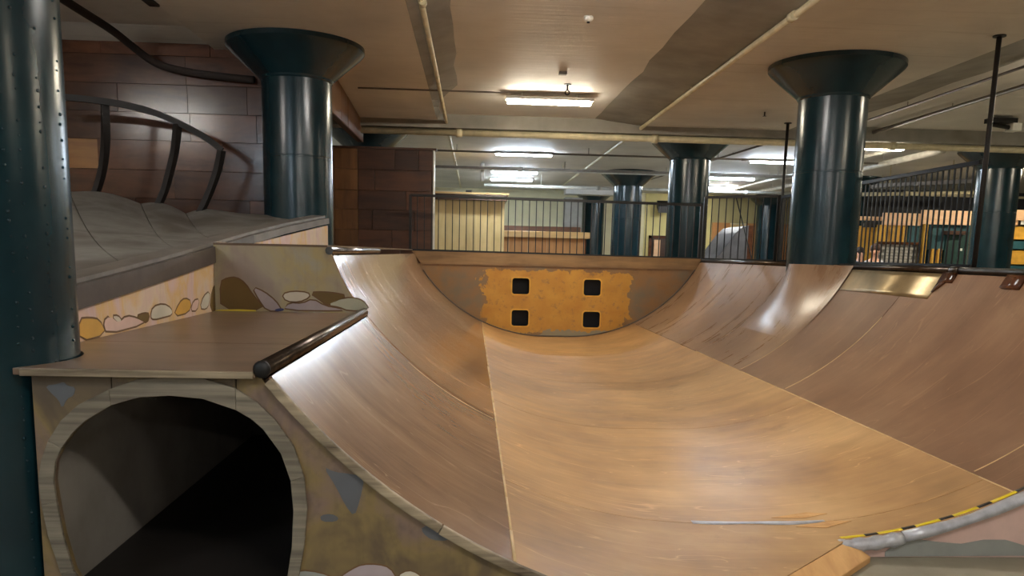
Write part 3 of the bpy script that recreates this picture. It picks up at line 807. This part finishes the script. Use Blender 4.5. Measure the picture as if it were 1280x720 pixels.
# galvanised bracket at the end of the trim, on the column side
br = thing('wall_bracket', 'small galvanised bracket plate fixed where the dark trim meets the column', 'bracket', PX(87, 382, -1.80))
c = PX(87, 383, -1.80)
part('plate', MB().box(c.x-.03, c.x+.02, c.y-.012, c.y, c.z-.07, c.z+.07), M['steel_bright'], br, bevel=.003)
part('hook', MB().tube([c+Vector((.015*math.cos(a)-.003, -.02, .035*math.sin(a))) for a in [i*.45 for i in range(12)]], .008, 8), M['steel_bright'], br)

# curved handrail on the crest --------------------------------------------------
hr = thing('curved_handrail', 'curved dark flat-bar handrail with three bowed posts on the grey bank', 'handrail', (-3.6, 9.0, EYE+.4))
rail = [PY(40, 121, 8.90), PY(85, 122, 8.9), PY(131, 127, 8.9), PY(160, 132, 8.9), PY(190, 140, 8.92), PY(222, 153, 8.93), PY(250, 168, 8.95), PY(268, 180, 8.97), PY(277, 188, 8.98)]
def catmull(P, n=6):
    r = []
    for i in range(len(P)-1):
        p0, p1, p2, p3 = P[max(i-1, 0)], P[i], P[i+1], P[min(i+2, len(P)-1)]
        for k in range(n):
            t = k/n
            r.append(.5*((2*p1)+(p2-p0)*t+(2*p0-5*p1+4*p2-p3)*t*t+(3*p1-p0-3*p2+p3)*t**3))
    return r+[P[-1]]
part('top_rail', MB().tube(catmull(rail), 0, flat=(.028, .032)), M['rail_paint'], hr)
for q in ([(131, 129), (132, 165), (130, 200), (124, 228), (114, 255)], [(222, 155), (219, 185), (213, 212), (205, 240), (192, 268)], [(277, 188), (272, 212), (264, 235), (254, 258), (243, 278)]):
    P = [PY(x, y, 8.93+.02*i) for i, (x, y) in enumerate(q)]
    part('post', MB().tube(catmull(P, 4), 0, flat=(.038, .028)), M['rail_paint'], hr)

# ---------------------------------------------------------------- decks behind copings
DRZ = EYE-.05
rd = thing('side_deck', 'long narrow plywood deck behind the steel coping and guard rail', 'ramp deck', (4.6, 9, 0))
for a, b in ((3.9, 6.3), (6.3, 8.9), (9.74, 11.6), (11.6, 13.95)):
    part('deck_sheet', MB().box(4.10, 5.16, a+.002, b-.002, DRZ-.02, DRZ), M['deck'], rd)
part('deck_sheet', MB().box(4.52, 5.16, 8.9, 9.74, DRZ-.02, DRZ), M['deck'], rd)
part('back_skirt', MB().box(5.12, 5.14, 3.9, 13.95, 0, DRZ-.021), M['substrate'], rd)
part('front_skirt', MB().box(4.04, 5.12, 3.9, 3.92, 0, DRZ-.021), M['p_grey'], rd)
ed = thing('end_deck', 'narrow deck behind the ochre end panel carrying the railing', 'ramp deck', (1.5, 14.3, 0))
part('deck_sheet', MB().box(-1.05, 5.16, 14.03, 14.52, EYE-.075, EYE-.051), M['deck'], ed)
part('back_skirt', MB().box(-.68, 5.16, 14.50, 14.52, 0, EYE-.076), M['substrate'], ed)

# ---------------------------------------------------------------- railings
def railing(name, label, P, Q, zb0, zb1, h, n, posts, r=.022):
    """P,Q plan ends; zb heights of the bottom rail at both ends"""
    t = thing(name, label, 'railing', (P[0], P[1], zb0))
    A = Vector((P[0], P[1], zb0)); B = Vector((Q[0], Q[1], zb1)); H = Vector((0, 0, h))
    part('top_rail', MB().tube([A+H, B+H], 0, flat=(r, r)), M['black'], t, bevel=.004)
    part('bottom_rail', MB().tube([A+Vector((0, 0, .02)), B+Vector((0, 0, .02))], 0, flat=(r*.8, r*.8)), M['black'], t)
    me = MB().box(-.0075, .0075, -.0075, .0075, .02, h).data('baluster', M['black'])
    for i in range(1, n):
        p = A.lerp(B, i/n); link_copy(me, 'baluster', t, p-A)
    mp = MB().box(-.022, .022, -.022, .022, 0, h+.005).data('post', M['black'])
    for u in posts: link_copy(mp, 'post', t, A.lerp(B, u)-A)
    return t
railing('end_railing', 'black steel bar railing on top of the ochre end panel', (-1.08, 14.06), (4.02, 14.06), EYE-.005, EYE-.045, .95, 42, (0, 1))
railing('guard_railing', 'black bar railing between the dark column and the thin pole', (4.08, 14.06), (5.1, 13.3), EYE-.05, EYE-.05, 1.09, 10, (0, 1))
railing('guard_railing', 'long black bar guard rail along the side deck behind the coping', (5.1, 13.12), (5.1, 7.97), EYE-.05, EYE-.05, 1.06, 48, (0, .5))
for i, (x, y, lb) in enumerate(((5.1, 7.9, 'thin dark pole up to the ceiling at the near end of the guard rail'), (5.12, 13.2, 'thin dark pole up to the ceiling between the columns beyond the coping'))):
    t = thing('ceiling_pole', lb, 'pole', (x, y, DRZ))
    part('pole', MB().tube([(x, y, DRZ), (x, y, ZC)], .024, 12), M['rail_paint'] if i == 0 else M['black'], t)
    part('base_plate', MB().box(x-.06, x+.06, y-.06, y+.06, DRZ, DRZ+.008), M['black'], t)
    part('top_flange', MB().lathe([(.06, ZC-.012), (.06, ZC)], x, y, 16), M['black'], t)

# ================================================================ CEILING SERVICES
def pipe(name, label, pts, r, mat, n=10, couplings=(), hang=(.2, .5, .8)):
    t = thing(name, label, 'pipe', pts[0])
    part('run', MB().tube(pts, r, n), mat, t)
    P = [Vector(p) for p in pts]
    for u in hang:
        p = P[0].lerp(P[-1], u); part('hanger', MB().tube([p, Vector((p.x, p.y, ZC if p.y > 14.4 else ZB))], .008, 6), mat, t)
    for u in couplings:
        p = P[0].lerp(P[-1], u); d = (P[-1]-P[0]).normalized()
        part('coupling', MB().tube([p-d*.05, p+d*.05], r*1.35, n), mat, t)
    return t
pipe('ceiling_pipe', 'thin cream pipe along the narrow grey ceiling strip', [(-.50, -6, ZC-.035), (-.47, 14.2, ZC-.035), (-.42, 27.5, ZC-.06)], .028, M['pipe_cream'], 10, (.4, .6))
pipe('ceiling_pipe', 'thin cream pipe along the wide grey ceiling strip', [(2.86, -6, ZC-.035), (2.86, 14.2, ZC-.035), (2.82, 27.5, ZC-.06)], .032, M['pipe_cream'], 10, (.4, .6))
pipe('cross_pipe', 'thick cream pipe crossing under the ceiling in front of the dark column', [(-1.95, 14.10, EYE+2.012), (15, 14.10, EYE+2.012)], .055, M['pipe_cream'], 14, (.1, .3, .55))
for i, (y, x0, x1, h, r, m, nm) in enumerate(((17.0, -2, 9, 2.06, .02, 'pipe_grey', 'thin grey conduit crossing before the first cool tube light'),
        (19.6, -2, 8.5, 2.0, .03, 'pipe_grey', 'grey pipe crossing just past the first cool tube light'),
        (20.2, -2, 8.5, 2.05, .05, 'pipe_white', 'white pipe crossing between the cool tube lights'),
        (22.8, .3, 11, 1.86, .045, 'pipe_white', 'long white pipe hung low past the cool tube lights'),
        (11.45, -1.6, .5, 2.19, .012, 'pipe_grey', 'thin dark conduit feeding the warm ceiling light'))):
    pipe('cross_pipe', nm, [(x0, y, EYE+h), (x1, y, EYE+h)], r, M[m], 8, () if i == 4 else (.3, .7), () if i == 4 else (.15, .4, .65, .9))
pipe('drop_pipe', 'short white vertical pipe stub hanging beside the cool tube lights', [(.22, 20.0, EYE+2.15), (.22, 20.0, EYE+1.72)], .05, M['pipe_white'], 10, (), (0,))
pipe('ceiling_pipe', 'thin dark conduit along the far ceiling strip beside the pole', [(6.28, 2, ZB-.03), (6.28, 14.1, ZB-.08)], .018, M['pipe_grey'], 8)
pipe('ceiling_pipe', 'dark conduit parallel to the ceiling strip beyond the pole', [(6.95, 2, ZB-.03), (6.95, 14.1, ZB-.08)], .03, M['pipe_grey'], 8)
pipe('ceiling_pipe', 'white pipe running deep over the ochre booth', [(8.6, 14.6, ZC-.16), (8.9, 26, ZC-.16)], .06, M['pipe_white'], 10, (.3,))
pipe('ceiling_pipe', 'slim white pipe running deep beside the thicker white one', [(8.0, 14.6, ZC-.08), (8.1, 26, ZC-.08)], .035, M['pipe_white'], 10, (.3,))
pipe('ceiling_pipe', 'slender grey conduit slanting over the grey quarter ramp', [(5.6, 15.0, ZC-.03), (4.9, 25, ZC-.05)], .02, M['pipe_grey'], 8)
# dark curved tube along ceiling and plank wall
dark_tube = thing('curved_dark_tube', 'thick dark curved tube from the ceiling along the plank wall', 'dark_tube', (-3.6, 9.3, EYE+2))
part('run', MB().tube(catmull([Vector((-3.86, 6.5, EYE+2.28)), PH(85, 3, 2.25), PH(140, 38, 2.21), PY(190, 76, 9.46), PY(225, 88, 9.50), PY(270, 95, 9.52), PY(318, 100, 9.52)], 8), .042, 10), m_plain('dark_tube_brown', srgb(50, 40, 36), .8), dark_tube)
# bracket at the ceiling edge
single('ceiling_bracket', MB().box(-3.02, -2.93, 7.75, 7.95, ZC-.02, ZC+.08), M['black'], 'dark bracket fixed to the ceiling edge near the dark tube', 'bracket')

# fluorescent fixtures
def fixture(x, y, z, mat, label, along='x', L=1.22):
    t = thing('fluorescent_light', label, 'ceiling light', (x, y, z), 'fluorescent tube fixtures')
    hx, hy = (L/2, .075) if along == 'x' else (.075, L/2)
    part('housing', MB().box(-hx-.03, hx+.03, -hy-.03, hy+.03, 0, .04), M['housing'], t, local=True, bevel=.006)
    part('diffuser', MB().box(-hx, hx, -hy+.008, hy-.008, -.045, -.0005), mat, t, local=True, bevel=.01)
    st = ZB if (y < 14 and (-.2 < x < 2.1 or x > 6.3)) else ZC
    if x < -2.95: st = EYE+2.34
    if st-z > .06:
        for s in (-.4, .4):
            part('hanger', MB().tube([((s if along == 'x' else 0), (0 if along == 'x' else s), .045), ((s if along == 'x' else 0), (0 if along == 'x' else s), st-z)], .006, 6), M['housing'], t, local=True)
    return t
zf = EYE+2.155
fixture(1.09, 12.0, EYE+2.20, M['tube_warm'], 'warm glowing tube light on the ceiling between the grey strips')
fixture(1.10, 17.9, zf, M['tube_cool'], 'cool white tube light in front of the other two over the ply booth')
fixture(1.10, 21.9, zf, M['tube_cool'], 'cool white tube light, middle one of the three over the ply booth')
fixture(1.13, 24.1, zf, M['tube_cool'], 'cool white tube light, last of the three over the ply booth')
fixture(7.30, 14.75, zf-.08, M['tube_warm'], 'warm tube light hung beside the red lamp past the column')
fixture(6.80, 17.95, zf, M['tube_cool'], 'cool white tube light seen behind the second ceiling pole')
fixture(7.05, 21.9, zf, M['tube_cool'], 'cool white tube light past the dark column')
fixture(7.57, 24.9, zf, M['tube_neutral'], 'yellowish tube light past the dark column nearest the far wall')
OFF = 'unseen tube light in the bays over the viewer'
for x, y, m in ((1.09, 6.0, 'tube_neutral'), (1.09, .2, 'tube_neutral'), (1.09, -6, 'tube_neutral'), (1.09, -12, 'tube_neutral'), (7.3, 3.0, 'tube_warm'), (7.3, 8.8, 'tube_warm'), (7.3, -6.5, 'tube_neutral'), (7.3, -12, 'tube_neutral'),
                (-5.3, 4.4, 'tube_neutral'), (-4.6, -1.0, 'tube_cool'), (-4.6, -8, 'tube_cool'), (-4.6, 18, 'tube_cool'), (13.3, 12, 'tube_warm'), (13.3, 18, 'tube_warm')):  # unseen assumed lamps; one behind the board walls added to light the gap
    fixture(x, y, EYE+(2.155 if y > 14 else 2.20), M[m], 'unseen white tube light on the ceiling away from the ply booth')
# small ceiling fittings
c = Vector((1.10, 8.15, ZB))
t = thing('smoke_detector', 'small round white detector on the beige ceiling', 'detector', c)
part('body', MB().lathe([(.045, -.0), (.05, -.02), (.04, -.04), (.018, -.05)], 0, 0, 20), M['white'], t, local=True)
part('sensor', MB().lathe([(.016, -.05), (.014, -.062)], 0, 0, 12), M['black'], t, local=True)
single('junction_box', MB().box(-.05, .05, -.04, .04, -.04, 0), M['pipe_grey'], 'small dark junction box on the ceiling before the hook', 'box', loc=(0, 0, 0), bevel=.005).location = (1.12, 10.55, ZB)
hk = thing('ceiling_hook', 'dark ring hook hanging from the ceiling above the warm light', 'hook', (1.27, 11.3, ZB))
part('stem', MB().tube([(0, 0, 0), (0, 0, -.08)], .012, 8), M['black'], hk, local=True)
part('ring', MB().tube([(.03*math.cos(a), 0, -.11+.03*math.sin(a)) for a in [i*2*math.pi/14 for i in range(15)]], .008, 6), M['black'], hk, local=True)
part('plate', MB().lathe([(.05, -.008), (.05, 0)], 0, 0, 12), M['black'], hk, local=True)
sprs = [(5.3-.9, 12.3, ZC, 'tiny dark sprinkler head on the ceiling before the second pole')]
for x, y, z, lb in sprs:
    t = thing('sprinkler_head', lb, 'sprinkler', (x, y, z))
    part('stem', MB().tube([(0, 0, 0), (0, 0, -.06)], .012, 8), M['steel_dark'], t, local=True)
    part('deflector', MB().lathe([(.03, -.066), (.03, -.06)], 0, 0, 10), M['steel_dark'], t, local=True)
t = thing('warning_lamp', 'small red warning lamp on the ceiling beside the warm tube light', 'lamp', (7.45, 14.9, ZC))
part('base', MB().box(-.08, .08, -.05, .05, -.05, 0), M['white'], t, local=True)
part('lens', MB().lathe([(.05, -.05), (.05, -.09), (.03, -.12)], 0, 0, 14), m_emit('red_lens', (1, .25, .12, 1), 6), t, local=True)
t = thing('projector', 'small dark projector bracket with white box hanging beside the pole', 'projector', (8.4, 12.6, ZB-.001))
part('arm', MB().tube([(-.25, 0, 0), (-.25, 0, -.12), (.05, 0, -.16)], .035, 8), M['black'], t, local=True)
part('housing', MB().box(-.3, .12, -.1, .1, -.10, -.03), M['black'], t, local=True)
part('lamp_box', MB().box(.05, .2, -.1, .1, -.22, -.10), M['white'], t, local=True, bevel=.01)

# ================================================================ FAR BACKGROUND
def rect_px(x0, y0, x1, y1, Y, th=.1):
    a = PY(x0, y1, Y); b = PY(x1, y0, Y); return (min(a.x, b.x), max(a.x, b.x), Y, Y+th, min(a.z, b.z), max(a.z, b.z))
# plywood booth
pb = thing('plywood_booth', 'pale plywood booth with projecting flat top beyond the railing', 'booth', (0, 18.6, 0))
a = PY(536, 248, 18.5); b = PY(630, 300, 18.5); n = 3
ztop = a.z-.02
for i in range(n):
    x0 = a.x-.3+(b.x-a.x+.3)*i/n; x1 = a.x-.3+(b.x-a.x+.3)*(i+1)/n
    part('ply_sheet', MB().box(x0+.003, x1-.003, 18.5, 18.52, 0, ztop), M['ply'], pb)
part('frame', MB().box(a.x-.3, b.x, 18.521, 18.7, 0, ztop), M['substrate'], pb)
part('roof_slab', MB().box(a.x-.4, b.x+.05, 18.35, 19.6, ztop, ztop+.13), M['plank_brown'], pb)
part('roof_edge', MB().box(a.x-.42, b.x+.08, 18.33, 19.7, ztop+.13, ztop+.17), M['ledge'], pb)
single('junction_box', MB().box(-.07, .07, -.05, .05, 0, .09), M['black'], 'small black box standing on the plywood booth roof', 'box').location = (PY(586, 236, 19).x, 19.0, ztop+.17)
# ledge counter
lc = thing('ledge_counter', 'orange plywood counter with a pale plank ledge beyond the railing', 'counter', (2.2, 22, 0))
x0, x1, _, _, z0, z1 = rect_px(626, 291, 736, 296, 22)
part('plank_top', MB().box(x0-.3, x1, 21.75, 22.3, z0, z1), M['ledge'], lc, bevel=.01)
nb = 5
for i in range(nb):
    xa = x0-.3+(x1-x0+.2)*i/nb; xb = x0-.3+(x1-x0+.2)*(i+1)/nb
    part('front_sheet', MB().box(xa+.003, xb-.003, 22.0, 22.03, 0, z0), M['ply_orange'], lc)
part('end_sheet', MB().box(x1-.1, x1-.06, 22.031, 24, 0, z0), M['plank_brown'], lc)
part('back_board', MB().box(x0-.3, x1-.2, 22.28, 22.31, z1, PY(680, 283, 22.3).z), M['plank_dark'], lc)
# chests and cupboard near the far column
ck = thing('grey_cabinet', 'grey brown cabinet with an upper box beside the blue teal column', 'cabinet', (3.1, 26, 0))
x0, x1, _, _, z0, z1 = rect_px(706, 247, 729, 284, 26)
part('body', MB().box(x0, x1, 26, 26.6, 0, z0), M['pipe_grey'], ck)
part('upper_box', MB().box(x0, x1, 26.1, 26.6, z0, z1), M['haunch'], ck)
part('door', MB().box(x0+.05, x1-.05, 25.98, 26, .2, z0-.05), M['ply_orange'], ck)
# beam over the far column
single('trim_2', MB().box(PY(706, 240, 26.6).x, PY(768, 240, 26.6).x, 26.3, 26.9, PY(706, 243, 26.6).z, ZC), M['ceiling'], 'pale drop beam over the blue teal column', kind='structure')
# door in the far wall
dz = PY(822, 298, 28.3).z
d1 = single('door_1', MB().box(PY(815, 310, 28.3).x, PY(846, 310, 28.3).x, 28.33, 28.398, 0, dz), M['plank_dark'], 'dark doorway with an orange frame in the far yellow wall', kind='structure')
xa = PY(814, 310, 28.3).x; xb = PY(847, 310, 28.3).x
part('frame', MB().box(xa-.1, xa+.02, 28.27, 28.39, 0, dz+.1), M['plank_brown'], d1)
part('frame', MB().box(xb-.02, xb+.1, 28.27, 28.39, 0, dz+.1), M['plank_brown'], d1)
part('frame', MB().box(xa-.1, xb+.1, 28.27, 28.39, dz, dz+.1), M['plank_brown'], d1)
part('leaf', MB().box(xa+.08, xa+.3, 28.22, 28.30, 0, dz-.05), M['peach'], d1)
single('wall_panel', MB().box(PY(806, 300, 28.2).x, PY(893, 300, 28.2).x, 28.34, 28.399, 0, ZC-.02), M['yellow_wall'], 'yellow painted section of the far wall', kind='structure')
# loudspeaker on the far wall
t = thing('wall_speaker', 'small black loudspeaker mounted on the far yellow wall', 'speaker', PY(829, 261, 27.9))
part('cabinet', MB().prism([(-.2, -.15, -.15), (.2, -.15, -.15), (.2, .15, .05), (-.2, .15, .05)], (0, .0, .24)), M['black'], t, local=True, bevel=.01)
part('bracket', MB().box(-.04, .04, .1, .44, -.0, .06), M['black'], t, local=True)
# wainscot panels of the far wall
wn = thing('wood_wainscot', 'row of orange plywood sheets along the far wall behind the grey quarter ramp', 'panelling', (8, 28.2, 0))
x0 = PY(890, 300, 28.2).x; x1 = PY(1000, 300, 28.2).x; zt = PY(930, 279, 28.2).z
for i in range(5):
    a = x0+(x1-x0)*i/5; b = x0+(x1-x0)*(i+1)/5
    part('sheet', MB().box(a+.004, b-.004, 28.25, 28.33, 0, zt-(.05 if i % 2 else 0)), M['ply_orange'] if i != 1 else M['ply'], wn)
single('wall_panel', MB().box(x0, x1, 28.33, 28.398, zt, ZC-.02), m_plain('olive_wall_paint', srgb(176, 164, 116), .6, 0, .06, 2), 'olive cream section of the far wall above the plywood sheets', kind='structure')
# grey quarter ramp
qr = thing('quarter_ramp', 'dark grey curved quarter ramp standing behind the guard railing', 'skate ramp', (6.4, 21, 0))
q = [(889, 330), (900, 318), (910, 304), (920, 291), (928, 284), (936, 282)]
P = [PY(x, y, 20.5) for x, y in q]
ol = [Vector((P[0].x-.5, 20.5, 0))]+[Vector((P[0].x-.4, 20.5, .8))]+P+[Vector((P[-1].x, 20.5, 0))]
part('side', MB().prism(ol, (0, .04, 0)), M['grey_ramp'], qr)
sl = []
for p in ol[1:-1]: sl += [p, p+Vector((0, 1.6, 0))]
part('surface', MB().add(sl+[v-Vector((0, 0, .02)) for v in sl], [(2*i, 2*i+1, 2*i+3, 2*i+2) for i in range(len(sl)//2-1)]), M['grey_ramp'], qr)
part('side', MB().prism([v+Vector((0, 1.58, 0)) for v in ol], (0, .04, 0)), M['grey_ramp'], qr)
part('back_post', MB().box(P[-1].x, P[-1].x+.12, 20.5, 20.62, 0, P[-1].z), M['plank_brown'], qr)
part('back_sheet', MB().box(P[-1].x-.03, P[-1].x-.005, 20.53, 22.1, 0, P[-1].z), M['haunch'], qr)
# slanting prop of the railing
single('brace_rod', MB().tube([PY(920, 246, 15.6), PY(941, 329, 15.6), Vector((PY(941, 329, 15.6).x+.05, 15.6, 0))], .012, 6), M['black'], 'thin slanting black rod behind the guard railing', 'rod')

# ochre and teal booth
YBo = 20.0
bo = thing('painted_booth', 'ochre and dark teal booth front with peach fascia behind the guard rail', 'booth', (12, YBo, 0))
def bpart(name, x0, y0, x1, y1, m, dy=0, th=.08, tofloor=False, label=None):
    a, b, _, _, c, d = rect_px(x0, y0, x1, y1, YBo+dy, th)
    if tofloor: c = 0
    return part(name, MB().box(a, b, YBo+dy, YBo+dy+th, c, d), M[m], bo, label)
bpart('fascia_board', 1070, 271, 1104, 275, 'peach', .2)
bpart('fascia_board', 1104, 267, 1152, 281, 'peach', -.06)
bpart('fascia_board', 1152, 264, 1218, 280, 'peach', -.12)
bpart('fascia_board', 1218, 263, 1300, 274, 'peach', -.06)
for i in range(5):
    bpart('ochre_board', 1096+i*7.8, 281, 1103.4+i*7.8, 303, 'ochre')
bpart('side_board', 1070, 283, 1096, 310, 'ochre', .5, .08, True)
bpart('sign_board', 1080, 279, 1097, 284, 'black', .15, .05)
bpart('teal_board', 1135, 279, 1150, 303, 'teal')
bpart('ledge', 1098, 303, 1149, 305, 'plank_brown', -.08, .1)
bpart('post', 1147.5, 303, 1150.5, 335, 'plank_brown', -.1, .1, True)
bpart('post', 1151, 279, 1161, 335, 'ochre', -.1, .1, True, 'ochre painted post')
bpart('teal_board', 1161, 280, 1216, 312, 'teal', .02)
bpart('ochre_board', 1163, 311, 1170, 329, 'ochre', .01); bpart('ochre_board', 1171, 311, 1178, 329, 'ochre', .01)
bpart('teal_board', 1161, 329, 1180, 336, 'teal', .02, .08, True)
bpart('door', 1179, 290, 1218, 335, 'green_dark', -.02, .05, True, 'dark green door')
bpart('notice', 1199, 310.5, 1203, 313.5, 'white', -.024, .004); bpart('notice', 1205, 310.5, 1207.5, 313.5, 'white', -.024, .004)
bpart('awning', 1184, 289, 1210, 293, 'plank_dark', -.2, .2)
for y0, y1, m in ((274, 282, 'peach'), (282, 300, 'ochre'), (300, 312, 'teal'), (312, 331, 'ochre'), (331, 345, 'teal')):
    bpart('wall_board', 1216, y0, 1300, y1, m, .03, .06, y0 == 331)
bpart('vent_frame', 1273, 274, 1290, 282, 'black', .0, .04); bpart('vent', 1276, 276, 1288, 280.5, 'white', -.01, .01)
# grey brick infill
a, b, _, _, c, d = rect_px(1098, 305, 1147, 334, YBo, .08)
part('brick_backing', MB().box(a, b, YBo+.03, YBo+.1, 0, d), M['pipe_grey'], bo)
rows = 8; rh = (d-c)/rows; bw = (b-a)/4
me = MB().box(0, bw-.014, -.03, .03, 0, rh-.012).data('brick', M['brick'])
for r in range(rows):
    off = (r % 2)*bw*.5
    for k in range(-1, 4):
        x = a+k*bw+off
        if x < a-.01 or x+bw > b+.02: continue
        link_copy(me, 'brick', bo, Vector((x, YBo+.03, c+r*rh))-Vector((12, YBo, 0)))
# dark bulkhead and cable tray above
bk = thing('dark_bulkhead', 'dark navy bulkhead hanging above the ochre booth', 'bulkhead', (13, 22, EYE+1))
a = PY(1060, 264, 22); b = PY(1330, 238, 22)
part('face', MB().box(a.x, b.x, 22, 22.3, EYE+1.0, EYE+1.98), M['navy'], bk)
part('lower_rail', MB().box(a.x, b.x, 21.95, 21.99, EYE+1.82, EYE+1.88), M['pipe_cream'], bk)
ct = thing('cable_tray', 'grey ladder cable tray hung under the ceiling above the booth', 'cable tray', (11, 17.5, EYE+2))
A = PY(1095, 232, 18.6); B = PY(1216, 226, 16.8)
d = (B-A); 
for o_ in (0, .32):
    part('side_rail', MB().tube([A+Vector((.1*o_, o_, 0)), B+Vector((.1*o_, o_, 0))], 0, flat=(.015, .04)), M['pipe_grey'], ct)
for i in range(15):
    p = A+d*((i+.5)/15); part('rung', MB().tube([p, p+Vector((.03, .32, 0))], .02, 6), M['pipe_grey'], ct)
for u in (.15, .8):
    p = A+d*u; part('hanger', MB().tube([p, Vector((p.x, p.y, ZC))], .012, 6), M['pipe_cream'], ct)
pipe('cross_pipe', 'cream pipe running under the cable tray by the bulkhead', [tuple(PY(1070, 243, 20.5)), tuple(PY(1225, 241, 20.5))], .05, M['pipe_cream'], 10, (.4,))

# ================================================================ PEOPLE behind the deck (standing on the hall floor)
def skin_mesh(name, joints, edges, mat, parent, sub=2):
    me = bpy.data.meshes.new(name); me.from_pydata([j[0] for j in joints], edges, [])
    o = bpy.data.objects.new(name, me); col.objects.link(o); o.parent = parent
    me.materials.append(mat)
    sm = o.modifiers.new('skin', 'SKIN'); sm.use_smooth_shade = True
    if not me.skin_vertices: me.attributes.new('skin', 'FLOAT', 'POINT')
    for i, j in enumerate(joints):
        me.skin_vertices[0].data[i].radius = j[1]
        me.skin_vertices[0].data[i].use_root = (i == 0)
    s = o.modifiers.new('subdivision', 'SUBSURF'); s.levels = sub; s.render_levels = sub
    return o
def bm_skin(name, joints, edges, mat, parent):
    bm = bmesh.new(); ly = bm.verts.layers.skin.verify()
    vs_ = []
    for i, (p, r) in enumerate(joints):
        v = bm.verts.new(p); v[ly].radius = r if isinstance(r, tuple) else (r, r); v[ly].use_root = (i == 0); vs_.append(v)
    for a, b in edges: bm.edges.new((vs_[a], vs_[b]))
    me = bpy.data.meshes.new(name); bm.to_mesh(me); bm.free(); me.materials.append(mat)
    o = bpy.data.objects.new(name, me); col.objects.link(o); o.parent = parent
    sm = o.modifiers.new('skin', 'SKIN'); sm.use_smooth_shade = True
    s = o.modifiers.new('subdivision', 'SUBSURF'); s.levels = 2; s.render_levels = 2
    return o
def person(loc, rz, H, shirt, hair, label, lean=0.0):
    k = H/1.75
    t = thing('person', label, 'person', loc, rz=rz)
    S = lambda x, y, z: (x*k, (y-lean*max(0, z-.9))*k, z*k)
    J = [(S(0, 0, .95), (.13*k, .10*k)), (S(0, .01, 1.12), (.125*k, .09*k)), (S(0, .0, 1.32), (.15*k, .10*k)), (S(0, .01, 1.44), (.08*k, .07*k)), (S(0, 0, 1.52), .05*k),
         (S(0, -.015, 1.60), (.072*k, .085*k)), (S(0, -.005, 1.69), (.075*k, .092*k))]
    E_ = [(0, 1), (1, 2), (2, 3), (3, 4), (4, 5), (5, 6)]
    for s in (-1, 1):
        b = len(J)
        J += [(S(s*.17, .01, 1.40), .055*k), (S(s*.22, .02, 1.14), .043*k), (S(s*.21, -.08, .92), .033*k), (S(s*.21, -.11, .84), (.03*k, .018*k))]
        E_ += [(3, b), (b, b+1), (b+1, b+2), (b+2, b+3)]
        for q in range(4):
            J.append((S(s*.21-.024+q*.016, -.13-.004*q, .76+.006*abs(q-1.5)), .008*k)); E_.append((b+3, len(J)-1))
        J.append((S(s*.185, -.13, .81), .009*k)); E_.append((b+3, len(J)-1))
        c = len(J)
        J += [(S(s*.09, 0, .88), .085*k), (S(s*.10, -.01, .50), .06*k), (S(s*.11, .02, .09), .042*k), (S(s*.12, -.12, .04), (.04*k, .03*k))]
        E_ += [(0, c), (c, c+1), (c+1, c+2), (c+2, c+3)]
    bm_skin('body', J, E_, M['skin'], t)
    sj = [(S(0, 0, .92), (.145*k, .115*k)), (S(0, .01, 1.12), (.138*k, .105*k)), (S(0, 0, 1.33), (.165*k, .115*k)), (S(0, .01, 1.44), (.085*k, .075*k))]
    se = [(0, 1), (1, 2), (2, 3)]
    for s in (-1, 1):
        b = len(sj); sj += [(S(s*.17, .01, 1.40), .068*k), (S(s*.215, .02, 1.18), .056*k)]; se += [(3, b), (b, b+1)]
    bm_skin('shirt', sj, se, M[shirt], t)
    tj = [(S(0, 0, .95), (.142*k, .112*k))]; te = []
    for s in (-1, 1):
        b = len(tj); tj += [(S(s*.09, 0, .86), .098*k), (S(s*.10, -.01, .50), .074*k), (S(s*.11, .02, .10), .06*k)]; te += [(0, b), (b, b+1), (b+1, b+2)]
    bm_skin('trousers', tj, te, M['jeans'], t)
    for s in (-1, 1):
        part('shoe', MB().sphere(S(s*.12, -.06, .045), .1*k, 12, 8, (.5, 1.3, .45)), M['shoe'], t, local=True)
        part('eye', MB().sphere(S(s*.03, -.095, 1.655), .011*k, 8, 6), M['eye'], t, local=True)
        part('ear', MB().sphere(S(s*.078, .0, 1.64), .022*k, 8, 6, (.5, .8, 1.3)), M['skin'], t, local=True)
    part('nose', MB().sphere(S(0, -.108, 1.625), .016*k, 8, 6, (.8, 1.1, 1.3)), M['skin'], t, local=True)
    part('mouth', MB().sphere(S(0, -.095, 1.585), .018*k, 8, 6, (1.3, .5, .35)), M['lip'], t, local=True)
    hm = MB().sphere(S(0, .018, 1.695), .1*k, 16, 10, (.93, 1.0, .95))
    part('hair', hm, M[hair], t, local=True)
    return t
p1 = PY(1075, 322, 18.2); p2 = PY(1090, 322, 15.9)
person((p1.x, 18.2, 0), math.radians(20), 1.83, 'shirt_blue', 'hair_dark', 'dark haired person in a blue shirt standing closest to the column')
person((p2.x+.05, 15.9, 0), math.radians(-30), 1.86, 'shirt_grey', 'hair_brown', 'brown haired person in a light grey shirt seen through the guard rail')
